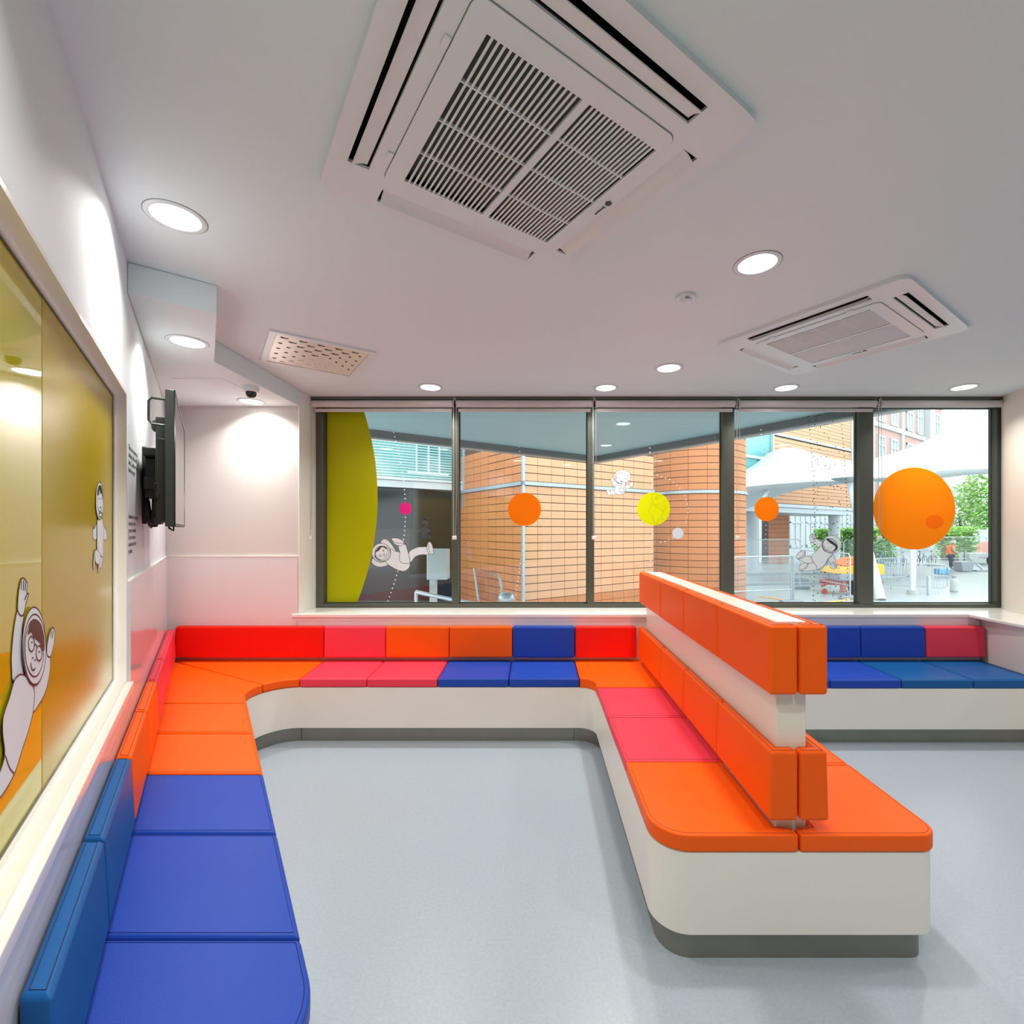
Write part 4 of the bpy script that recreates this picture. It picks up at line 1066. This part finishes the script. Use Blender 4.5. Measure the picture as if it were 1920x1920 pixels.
for zz in (9.2, 14.4, 19.6, 4.4):
    for xx in (-3.2, -7.0, -12.4, -16.4, -21.5, -25.5, -29.5, 2.6):
        f_ = inst('window', wfm, None, ob, Fo @ Matrix.Translation((xx, -.05 - (.3 if xx > 0 else 0), zz)))
        WL[f_.name] = Fo @ Vector((xx, 0, zz))
        g_ = bpy.data.objects.new('pane', wpm); COL.objects.link(g_); g_.parent = f_
for xx in range(-37, -1, 3):
    f_ = inst('window', wfm, None, ob, Fo @ Matrix.Translation((xx, -.1, -.2)))
    g_ = bpy.data.objects.new('pane', wpm); COL.objects.link(g_); g_.parent = f_

# ---- tensile canopies
def sheet(name, rows, label, n=6):
    """rows of world points; bilinear-smooth sheet with thickness"""
    rr = [[Vector(p) for p in r] for r in rows]
    def cr(ps, t):
        m = len(ps) - 1; x = t * m; i = min(int(x), m - 1); f = x - i
        p = [ps[max(0, i - 1)], ps[i], ps[i + 1], ps[min(m, i + 2)]]
        return .5 * (2 * p[1] + (p[2] - p[0]) * f + (2 * p[0] - 5 * p[1] + 4 * p[2] - p[3]) * f * f + (3 * p[1] - p[0] - 3 * p[2] + p[3]) * f ** 3)
    nu, nv = 28, 12; vs = []
    for th in (0, .03):
        for j in range(nv + 1):
            for i in range(nu + 1):
                ps = [cr(r, i / nu) for r in rr]; q = cr(ps, j / nv); vs.append((q.x, q.y, q.z + th))
    o_ = (nu + 1) * (nv + 1); fs = []
    for j in range(nv):
        for i in range(nu):
            a = j * (nu + 1) + i
            fs += [(a, a + 1, a + nu + 2, a + nu + 1), (a + o_, a + nu + 1 + o_, a + nu + 2 + o_, a + 1 + o_)]
    for j in range(nv):
        for i in (0, nu):
            a = j * (nu + 1) + i; fs.append((a, a + nu + 1, a + nu + 1 + o_, a + o_))
    for i in range(nu):
        for j in (0, nv):
            a = j * (nu + 1) + i; fs.append((a, a + 1, a + 1 + o_, a + o_))
    return MB().add(vs, fs).mesh(smooth=True)
ca = thing('tensile_canopy', 'white tent-like canopy on masts through the fourth pane', 'canopy', tuple(at(1500, 1105, 20)))
put('membrane', sheet('a', [[at(1330, 905, 27), at(1400, 876, 26), at(1440, 851, 25.5), (at(1478, 840, 25)), at(1520, 848, 25), at(1560, 861, 24.5), at(1615, 867, 24)],
                            [at(1330, 912, 22), at(1400, 904, 20.5), at(1440, 900, 20), at(1478, 898, 19.5), at(1520, 897, 19.5), at(1560, 898, 19.5), at(1615, 898, 19)],
                            [at(1330, 985, 23), at(1400, 955, 22.5), at(1430, 940, 22), at(1470, 926, 21.5), at(1515, 915, 21.2), at(1560, 910, 21), at(1615, 902, 20)]], ''), X['tent'], ca)
put('strut', MB().tube([at(1448, 901, 20.5), at(1428, 942, 20)], .09, 10).mesh(smooth=True), M['steel'], ca)
hd = at(1592, 897, 18.5)
put('mast_head', MB().lathe([(0, -.18), (.14, -.18), (.35, -.12), (.62, 0), (.60, .03), (0, .0)], tuple(hd), 28).mesh(smooth=True), M['steel'], ca)
put('mast', MB().tube([at(1594, 903, 18.5), at(1606, 955, 17.8), at(1630, 1040, 16.8), at(1651, 1125, 16)], .13, 14, r2=.16).mesh(smooth=True), X['bwhite'], ca)
cb = thing('tensile_canopy', 'white tent-like canopy rising to the right behind the largest orange disc', 'canopy', tuple(at(1712, 1115, 17.3)))
put('membrane', sheet('b', [[at(1610, 868, 26), at(1690, 846, 26), at(1765, 812, 27), at(1850, 755, 28), at(1990, 720, 30)],
                            [at(1610, 897, 20), at(1690, 887, 20), at(1765, 874, 20.5), at(1850, 867, 21), at(1990, 862, 22)],
                            [at(1610, 900, 21), at(1690, 905, 22), at(1765, 897, 22), at(1850, 889, 23), at(1990, 895, 24)]], ''), X['tent'], cb)
put('mast', MB().tube([at(1713, 905, 19), at(1712, 1020, 17.9), at(1711, 1113, 17.4)], .10, 14).mesh(smooth=True), X['bwhite'], cb)
put('strut', MB().tube([at(1757, 874, 20), at(1728, 915, 18.7)], .09, 10).mesh(smooth=True), M['steel'], cb)
put('mast_foot', MB().cyl(tuple(at(1711, 1113, 17.4))[:2], .17, GZ, GZ + .16, 20), X['conc'], cb)

# ---- trees and hedges
def foliage(name, c, r, n, m, label, leaf=.12, box=None, parts=None):
    mb = MB(); cx_, cy_, cz_ = c
    for k in range(n):
        if box:
            p = Vector((cx_ + random.uniform(-1, 1) * r[0], cy_ + random.uniform(-1, 1) * r[1], cz_ + random.uniform(0, 1) ** .7 * r[2]))
        else:
            while True:
                q = Vector((random.uniform(-1, 1), random.uniform(-1, 1), random.uniform(-1, 1)))
                if .35 < q.length < 1 + .12 * math.sin(q.x * 9) * math.cos(q.z * 7): break
            p = Vector((cx_ + q.x * r[0], cy_ + q.y * r[1], cz_ + q.z * r[2]))
        a = Vector((random.gauss(0, 1), random.gauss(0, 1), random.gauss(0, 1))).normalized(); b = a.orthogonal().normalized(); s_ = leaf * random.uniform(.6, 1.3)
        mb.add([p - a * s_, p + b * s_ * .5, p + a * s_, p - b * s_ * .5], [(0, 1, 2, 3)])
    return mb
def tree(u, D, h, r, m, label, n=3000):
    b = Vector(((u - CX) * D / F_PX, D, GZ))
    t_ = thing('tree', label, 'tree', tuple(b))
    put('trunk', MB().tube([b, b + Vector((.1, 0, h * .35)), b + Vector((0, .1, h * .6))], .22, 10, r2=.1).mesh(smooth=True), X['bark'], t_)
    f_ = put('foliage', foliage('f', (b.x, b.y, b.z + h * .62), (r, r, h * .42), n, m, '', .22), m, t_); f_['kind'] = 'stuff'
tree(1800, 52, 7.2, 2.6, X['leaf2'], 'pale green tree right behind the largest orange disc')
tree(1858, 46, 8.8, 2.4, X['leaf'], 'mid green taller tree at the right edge of the last pane')
tree(1915, 62, 9.0, 2.6, X['leaf2'], 'green tree hidden beyond the right jamb')
def hedge(u0, u1, vt, D, label):
    a, b = at(u0, vt, D), at(u1, vt, D)
    t_ = thing('hedge', label, 'hedge', ((a.x + b.x) / 2, D, GZ))
    put('stems', MB().box(a.x + .1, b.x - .1, D - .2, D + .2, GZ, a.z - .5), X['bark'], t_)
    put('foliage', foliage('h', ((a.x + b.x) / 2, D, GZ + .1), ((b.x - a.x) / 2, .8, a.z - GZ - .1), 3500, None, '', .13, True), X['leaf'], t_)['kind'] = 'stuff'
hedge(1536, 1568, 992, 34, 'green hedge above the waving astronaut')
hedge(1583, 1612, 990, 34, 'green hedge right of the white column in the fourth pane')
hedge(1630, 1668, 990, 34, 'green hedge left of the largest orange disc')
hedge(1765, 1823, 988, 37, 'bright green hedge right of the largest orange disc')

# ---- temporary mesh fences
def fence(u0, v0, D0, u1, v1, D1, label, hgt=None, wires=40):
    a = at(u0, v0, D0); b = at(u1, v1, D1); zt = (a.z + b.z) / 2
    L = Vector((b.x - a.x, b.y - a.y, 0)); t_ = thing('mesh_fence', label, 'fence', (a.x, a.y, GZ))
    A = Vector((a.x, a.y, 0)); B = Vector((b.x, b.y, 0)); z0_ = GZ + .12
    put('frame', MB().tube([A + Vector((0, 0, z0_)), A + Vector((0, 0, zt - .12)), A + L * .03 + Vector((0, 0, zt)), B - L * .03 + Vector((0, 0, zt)), B + Vector((0, 0, zt - .12)), B + Vector((0, 0, z0_))], .021, 8).mesh(smooth=True), X['bwhite'] if False else M['steel'], t_)
    put('rail', MB().tube([A + Vector((0, 0, z0_ + .35)), B + Vector((0, 0, z0_ + .35))], .016, 6), M['steel'], t_)
    wm = MB()
    for k in range(1, wires):
        p = A + L * k / wires; wm.tube([p + Vector((0, 0, z0_)), p + Vector((0, 0, zt - .02))], .0036, 3)
    for k in range(1, 9):
        zz = z0_ + (zt - z0_) * k / 9; wm.tube([A + Vector((0, 0, zz)), B + Vector((0, 0, zz))], .002, 3)
    put('wire_mesh', wm, M['steel'], t_)['kind'] = 'stuff'
    for P in (A, B): put('foot_block', MB().box(P.x - .35, P.x + .35, P.y - .12, P.y + .12, GZ, GZ + .12).mesh(bevel=.02), X['grey'], t_)
fence(1375, 1048, 14.6, 1484, 1039, 15.2, 'nearest mesh fence panel with its dark post below the waving astronaut', wires=60)
fence(1380, 1011, 21.5, 1500, 1012, 22.0, 'farther mesh fence panel in front of the brown tiled wall', wires=70)
fence(1500, 1035, 19.0, 1594, 1034, 16.2, 'mesh fence panel in front of the yellow compressor', wires=50)
fence(1582, 1012, 24.0, 1690, 1012, 24.0, 'mesh fence panel behind the compressor near the bicycles', wires=60)
fence(1750, 1008, 31.0, 1850, 1006, 32.0, 'mesh fence panel behind the worker', wires=60)
b = at(1486, 1132, 15.25)
tag(put('steel_post', MB().tube([(b.x, b.y, GZ), (b.x, b.y, 1.5 - (1043 - CY) * 15.25 / F_PX)], .055, 12).mesh(smooth=True), X['grey']), 'thick dark blue-grey post at the end of the nearest mesh fence', 'post')
tag(put('hose', MB().tube([at(1420, 1119, 2.4 * F_PX / (1119.5 - CY)), at(1450, 1122, 2.4 * F_PX / (1123 - CY)), at(1482, 1128, 2.4 * F_PX / (1128.5 - CY)), at(1530, 1132, 2.4 * F_PX / (1132.5 - CY)), at(1575, 1127, 2.4 * F_PX / (1127.5 - CY)), at(1606, 1121, 2.4 * F_PX / (1121.5 - CY))], .03, 6).mesh(smooth=True), X['yellow']), 'yellow hose lying on the paving in front of the fences', 'hose')
for v_, l_ in ((1078, 'farther low kerb line across the paving in the fourth pane'), (1097, 'nearer low kerb line across the paving in the fourth pane')):
    D_ = 2.4 * F_PX / (v_ - CY)
    Fk = Matrix.Translation((at(1440, v_, D_).x, D_, GZ)) @ Matrix.Rotation(math.radians(8), 4, 'Z')
    tag(put('kerb', MB().box(-2, 4.2, 0, .18, 0, .07, Fk).mesh(bevel=.01), X['grey']), l_, 'kerb')
# crowd barriers
def barrier(u0, u1, D0, D1, label):
    a = at(u0, 0, D0); b = at(u1, 0, D1); A = Vector((a.x, a.y, GZ)); B = Vector((b.x, b.y, GZ)); L = B - A
    t_ = thing('crowd_barrier', label, 'barrier', tuple(A))
    up = Vector((0, 0, 1))
    put('frame', MB().tube([A + up * .2, A + up * 1.0, A + L * .05 + up * 1.08, B - L * .05 + up * 1.08, B + up * 1.0, B + up * .28, B - L * .05 + up * .2], .02, 8, closed=True).mesh(smooth=True), M['steel'], t_)
    for k in range(1, 20):
        p = A + L * k / 20; put('bar', MB().tube([p + up * .2, p + up * 1.08], .008, 5), M['steel'], t_)
    for q in (.12, .88):
        p = A + L * q; c_ = Vector((-L.y, L.x, 0)).normalized() * .3
        put('foot', MB().tube([p - c_, p + up * .2, p + c_], .016, 6), M['steel'], t_)
barrier(1655, 1776, 18.9, 17.6, 'steel crowd barrier right of the leaning mast')
barrier(1640, 1700, 21.5, 22, 'steel crowd barrier farther back beside the mast')

# ---- small things on the square
b = at(1741, 1115, 17.3)
tag(put('bollard', MB().cyl((b.x, b.y), .06, GZ, GZ + .70, 20).mesh(bevel=.01), M['steel']), 'short grey steel bollard on the paving', 'bollard')
b = at(1789, 1110, 18.1)
t = thing('gas_cylinder', 'stout pale gas cylinder with a guard ring on the paving', 'gas cylinder', (b.x, b.y, GZ))
put('body', MB().lathe([(0, 0), (.125, 0), (.125, .42), (.10, .50), (.04, .54), (0, .54)], (b.x, b.y, GZ), 24).mesh(smooth=True), X['conc'], t)
put('foot_ring', MB().cyl((b.x, b.y), .13, GZ, GZ + .05, 24), X['grey'], t)
put('guard_ring', MB().lathe([(.07, .50), (.075, .50), (.075, .60), (.07, .60), (.07, .50)], (b.x, b.y, GZ), 20), X['grey'], t)
# mobile compressor: it stands left to right behind mullion four
b = at(1585, 1113, 17.6)
cm = thing('compressor', 'yellow and orange towed compressor with a red chassis behind the fourth mullion', 'machine', (b.x, b.y, GZ))
def C(x0, x1, y0, y1, z0, z1): return MB().box(b.x + x0, b.x + x1, b.y + y0, b.y + y1, GZ + z0, GZ + z1)
put('body', C(-.55, 1.05, -.5, .5, .52, .80).mesh(bevel=.03), X['grey'], cm)
put('canopy', MB().prism([(b.x - .62, GZ + .78), (b.x + 1.1, GZ + .74), (b.x + 1.1, GZ + 1.12), (b.x + .5, GZ + 1.22), (b.x - .5, GZ + .98)], -b.y - .5, -b.y + .5, frame((0, 0, 0), (1, 0, 0), (0, 0, 1))).mesh(bevel=.03), X['yellow'], cm)
put('tarpaulin', MB().prism([(b.x - .25, GZ + 1.06), (b.x + .75, GZ + 1.18), (b.x + .72, GZ + 1.38), (b.x + .1, GZ + 1.34)], -b.y - .46, -b.y + .46, frame((0, 0, 0), (1, 0, 0), (0, 0, 1))).mesh(bevel=.04), X['orng'], cm)
put('chassis', C(-.75, 1.1, -.4, .4, .36, .50).mesh(bevel=.02), X['redp'], cm)
put('drawbar', MB().tube([(b.x - .7, b.y - .1, GZ + .42), (b.x - .95, b.y - .1, GZ + .30)], .05, 8), X['redp'], cm)
put('mudguard', C(-.42, -.30, -.52, -.3, .12, .5).mesh(bevel=.02), X['redp'], cm)
wh = frame((b.x + .06, b.y - .56, GZ + .29), (1, 0, 0), (0, 0, 1))
put('wheel', MB().lathe([(.13, -.02), (.27, -.0), (.28, .04), (.28, .14), (.13, .16), (.13, -.02)], (0, 0, -.12), 28, wh).mesh(smooth=True), M['rubber'], cm)
put('wheel_hub', MB().cyl((0, 0), .14, -.03, .05, 20, wh), X['bwhite'], cm)
wh2 = frame((b.x - .85, b.y - .12, GZ + .10), (1, 0, 0), (0, 0, 1))
put('jockey_wheel', MB().cyl((0, 0), .10, -.03, .03, 20, wh2), X['redp'], cm)
put('exhaust', C(.9, 1.0, -.2, -.1, 1.1, 1.3), X['grey'], cm)
# tipped skip tub
b = at(1806, 1072, 27)
tag(put('tipping_tub', MB().prism([(b.x - .30, GZ + .02), (b.x + .25, GZ + .0), (b.x + .42, GZ + .58), (b.x - .38, GZ + .55)], -b.y - .3, -b.y + .3, frame((0, 0, 0), (1, 0, 0), (0, 0, 1))).mesh(bevel=.03), X['grey']), 'grey tipping tub beside the worker', 'tub')
b = at(1766, 1070, 24)
tag(put('blue_toolbox', MB().box(b.x - .3, b.x + .28, b.y - .2, b.y + .2, GZ + .1, GZ + .42).mesh(bevel=.08), X['blue']), 'light blue crate behind the crowd barrier', 'crate')
b = at(1850, 1058, 31)
t = thing('barrow', 'small machine with a red-hubbed wheel at the right edge', 'machine', (b.x, b.y, GZ))
wh = frame((b.x, b.y - .4, GZ + .38), (1, 0, 0), (0, 0, 1))
put('wheel', MB().lathe([(.18, -.06), (.36, -.04), (.37, .04), (.18, .06), (.18, -.06)], (0, 0, 0), 24, wh).mesh(smooth=True), M['rubber'], t)
put('wheel_hub', MB().cyl((0, 0), .2, -.05, .07, 20, wh), X['redp'], t)
put('body', MB().prism([(b.x - .25, GZ + .5), (b.x + .9, GZ + .4), (b.x + 1.2, GZ + 1.0), (b.x + .1, GZ + .75)], -b.y - .4, -b.y + .4, frame((0, 0, 0), (1, 0, 0), (0, 0, 1))).mesh(bevel=.05), X['grey'], t)
b = at(1828, 1052, 33.5)
tag(put('concrete_block', MB().box(b.x - .8, b.x + .8, b.y - .4, b.y + .4, GZ, GZ + .75).mesh(bevel=.04), X['conc']), 'pale concrete block behind the small machine', 'block')
a, b = at(1822, 993, 40), at(1875, 1035, 40)
t = thing('site_hoarding', 'white site hoarding with a red mesh skirt at the right edge', 'hoarding', ((a.x + b.x) / 2, 40, GZ))
put('board', MB().box(a.x, b.x, 40, 40.15, GZ + .2, a.z).mesh(bevel=.02), X['bwhite'], t)
put('red_mesh', MB().box(a.x + .2, b.x, 39.9, 39.98, GZ + .1, GZ + 1.35), mat('faded_red_mesh', (.75, .25, .22, 1), .7), t)
# manual lifting pole lying by the tub
b = at(1832, 1074, 27)
t = thing('plate_tool', 'long-handled flat plate tool lying on the paving', 'tool', (b.x, b.y, GZ))
put('plate', MB().box(b.x - .2, b.x + .8, b.y - .2, b.y + .2, GZ, GZ + .08).mesh(bevel=.02), X['grey'], t)
put('handle', MB().tube([(b.x + .3, b.y, GZ + .1), (b.x - .6, b.y, GZ + .85)], .03, 8), X['grey'], t)

# ---- bicycles in the rack
def bicycle(u, D, ang, m, label):
    b = at(u, 0, D); Fz = Matrix.Translation((b.x, b.y, GZ)) @ Matrix.Rotation(ang, 4, 'Z')
    t_ = thing('bicycle', label, 'bicycle', (b.x, b.y, GZ), 'parked bicycles')
    for x_ in (-.52, .52):
        ring = [(x_ + .33 * math.cos(2 * PI * k / 24), 0, .34 + .33 * math.sin(2 * PI * k / 24)) for k in range(24)]
        w_ = put('wheel', MB().tube(ring, .018, 6, Fz, closed=True).mesh(smooth=True), M['rubber'], t_)
        sp = MB()
        for k in range(8): sp.tube([(x_, 0, .34), (x_ + .32 * math.cos(PI * k / 4), 0, .34 + .32 * math.sin(PI * k / 4))], .003, 3, Fz)
        put('spokes', sp, M['steel'], w_)
    put('frame', MB().tube([(-.52, 0, .34), (-.1, 0, .32), (.35, 0, .80), (-.18, 0, .82), (-.52, 0, .34)], .017, 6, Fz).tube([(-.1, 0, .32), (-.2, 0, .95)], .017, 6, Fz).tube([(.35, 0, .80), (.52, 0, .34)], .015, 6, Fz), m, t_)
    put('saddle', MB().ball((-.22, 0, .96), .13, .06, .03, 10, 6, Fz).mesh(smooth=True), M['rubber'], t_)
    put('handlebar', MB().tube([(.34, -.25, .98), (.32, 0, 1.0), (.34, .25, .98)], .013, 6, Fz).tube([(.35, 0, .8), (.32, 0, 1.0)], .015, 6, Fz), M['steel'], t_)
bm_ = [X['blue'], M['black'], M['steel'], X['navy'], X['grey'], M['black']]
bl = ['bicycle left end of the rack under the orange disc', 'second bicycle from the left in the rack', 'third bicycle from the left in the rack, left of the upright mast', 'bicycle just right of the upright mast', 'bicycle between the upright mast and the worker', 'bicycle just behind the worker']
for k, (u, D) in enumerate(((1655, 30), (1673, 30.5), (1692, 30), (1727, 31), (1748, 31.5), (1808, 33))): bicycle(u, D, .5 + .15 * (k % 3), bm_[k], bl[k])

# ---- the worker
def skin_mesh(name, joints, bones, m, parent, sub=1):
    me = bpy.data.meshes.new(name); o0 = WL[parent.name]
    me.from_pydata([tuple(Vector(j[0]) - o0) for j in joints], bones, [])
    o = bpy.data.objects.new(name, me); COL.objects.link(o); o.parent = parent; me.materials.append(m)
    sk = o.modifiers.new('skin', 'SKIN'); sk.use_smooth_shade = True
    for i, j in enumerate(joints):
        v = me.skin_vertices[0].data[i]; v.radius = (j[1], j[1] if len(j) < 3 else j[2]); v.use_root = (i == 0)
    s_ = o.modifiers.new('sub', 'SUBSURF'); s_.levels = sub; s_.render_levels = sub
    WL[o.name] = o0
    return o
b = at(1782, 1068, 28.2); b = Vector((b.x, b.y, GZ))
wk = thing('person', 'worker in a white hard hat and orange vest bending beside the grey tub', 'person', tuple(b))
def W(x, y, z): return tuple(b + Vector((x, y, z)))
skin_mesh('body', [(W(0, 0, .90), .15, .12), (W(-.02, 0, 1.10), .15, .11), (W(.03, 0, 1.34), .17, .11), (W(.10, 0, 1.46), .06), (W(.13, -.02, 1.58), .095, .105),
                   (W(-.08, -.16, 1.34), .065), (W(-.03, -.24, 1.10), .05), (W(.18, -.26, .95), .036), (W(.26, -.25, .92), .035, .02),
                   (W(.14, .16, 1.34), .065), (W(.18, .22, 1.10), .05), (W(.30, .14, .93), .036), (W(.37, .12, .90), .035, .02),
                   (W(-.06, -.10, .80), .105), (W(.02, -.12, .47), .075), (W(-.06, -.12, .10), .05), (W(.08, -.14, .04), .045, .035),
                   (W(.06, .10, .80), .105), (W(.14, .12, .47), .075), (W(.10, .12, .10), .05), (W(.24, .12, .04), .045, .035)],
          [(0, 1), (1, 2), (2, 3), (3, 4), (2, 5), (5, 6), (6, 7), (7, 8), (2, 9), (9, 10), (10, 11), (11, 12), (0, 13), (13, 14), (14, 15), (15, 16), (0, 17), (17, 18), (18, 19), (19, 20)], X['greyc'], wk)
skin_mesh('trousers', [(W(0, 0, .93), .17, .14), (W(-.06, -.10, .80), .13), (W(.02, -.12, .47), .10), (W(-.06, -.12, .14), .075), (W(.06, .10, .80), .13), (W(.14, .12, .47), .10), (W(.10, .12, .14), .075)], [(0, 1), (1, 2), (2, 3), (0, 4), (4, 5), (5, 6)], X['navy'], wk)
put('safety_vest', MB().lathe([(.0, .93), (.19, .93), (.20, 1.05), (.205, 1.22), (.20, 1.36), (.15, 1.45), (.07, 1.49), (0, 1.49)], W(0, 0, 0), 20, Matrix.Translation(W(.02, 0, 0)) @ Matrix.Diagonal((1.12, .95, 1, 1)) @ Matrix.Translation(-Vector(W(0, 0, 0)))).mesh(smooth=True), X['vest'], wk)
put('face', MB().ball(W(.15, -.05, 1.57), .085, .09, .11, 12, 8).mesh(smooth=True), X['skin'], wk)
put('hard_hat', MB().lathe([(0, .13), (.08, .115), (.125, .06), (.135, .0), (.17, -.01), (.17, -.02), (0, -.02)], W(.14, -.02, 1.63), 20).mesh(smooth=True), X['bwhite'], wk)

# ---- things just outside the first two panes
D = 7.0
a = at(800, 1030, D); b = at(838, 1030, D)
t = thing('reflection_box', 'pale box on a leg outside the first pane, imitating a reflection', 'reflection', ((a.x + b.x) / 2, D, GZ))  # solid pale box put in to imitate a reflection in the glass
put('box', MB().box(a.x, b.x, D, D + .25, .75, a.z).mesh(bevel=.01), M['steel'], t)
put('leg', MB().box(a.x + .03, a.x + .12, D + .05, D + .18, GZ, .76), X['bwhite'], t)
D = 6.6
pA = [at(888.5, 1065, D), at(933, 1080, D), at(938, 1088, D), at(941, 1108, D), at(943, 1150, D), at(945, 1345, D)]
t = thing('glazed_screen', 'tube-framed clear windscreen panel outside the second pane', 'screen', (pA[0].x, D, GZ))
lo = at(905, 1345, D)
put('frame', MB().tube([at(905, 1345, D)] + [at(899, 1140, D)] + pA, .014, 8).mesh(smooth=True), M['steel'], t)
put('panel', MB().add([at(889, 1067, D), at(932, 1081, D), at(941, 1140, D), at(900, 1140, D)], [(0, 1, 2, 3)]), glass('tinted_screen', (.82, .80, .86, 1), 1.35), t)
c = at(950, 1120, D)
t = thing('dome_lamp', 'small silver dome lamp beside the clear screen outside the second pane', 'lamp', (c.x, D - .1, GZ))
put('shade', MB().lathe([(0, .09), (.06, .085), (.10, .06), (.115, .02), (.11, -.03), (.09, -.05), (0, -.05)], (c.x, D - .1, c.z), 28).mesh(smooth=True), M['steel'], t)
put('post', MB().cyl((c.x, D - .1), .03, GZ, c.z - .04, 14), M['steel'], t)
t = put('handrail', MB().tube([at(780, 1110, 6.9), at(905, 1136, 6.5)], .03, 10).tube([at(780, 1110, 6.9), Vector((at(780, 1110, 6.9).x, 6.9, GZ))], .025, 8).mesh(smooth=True), M['steel'])
tag(t, 'pale steel handrail low outside the first pane', 'handrail')
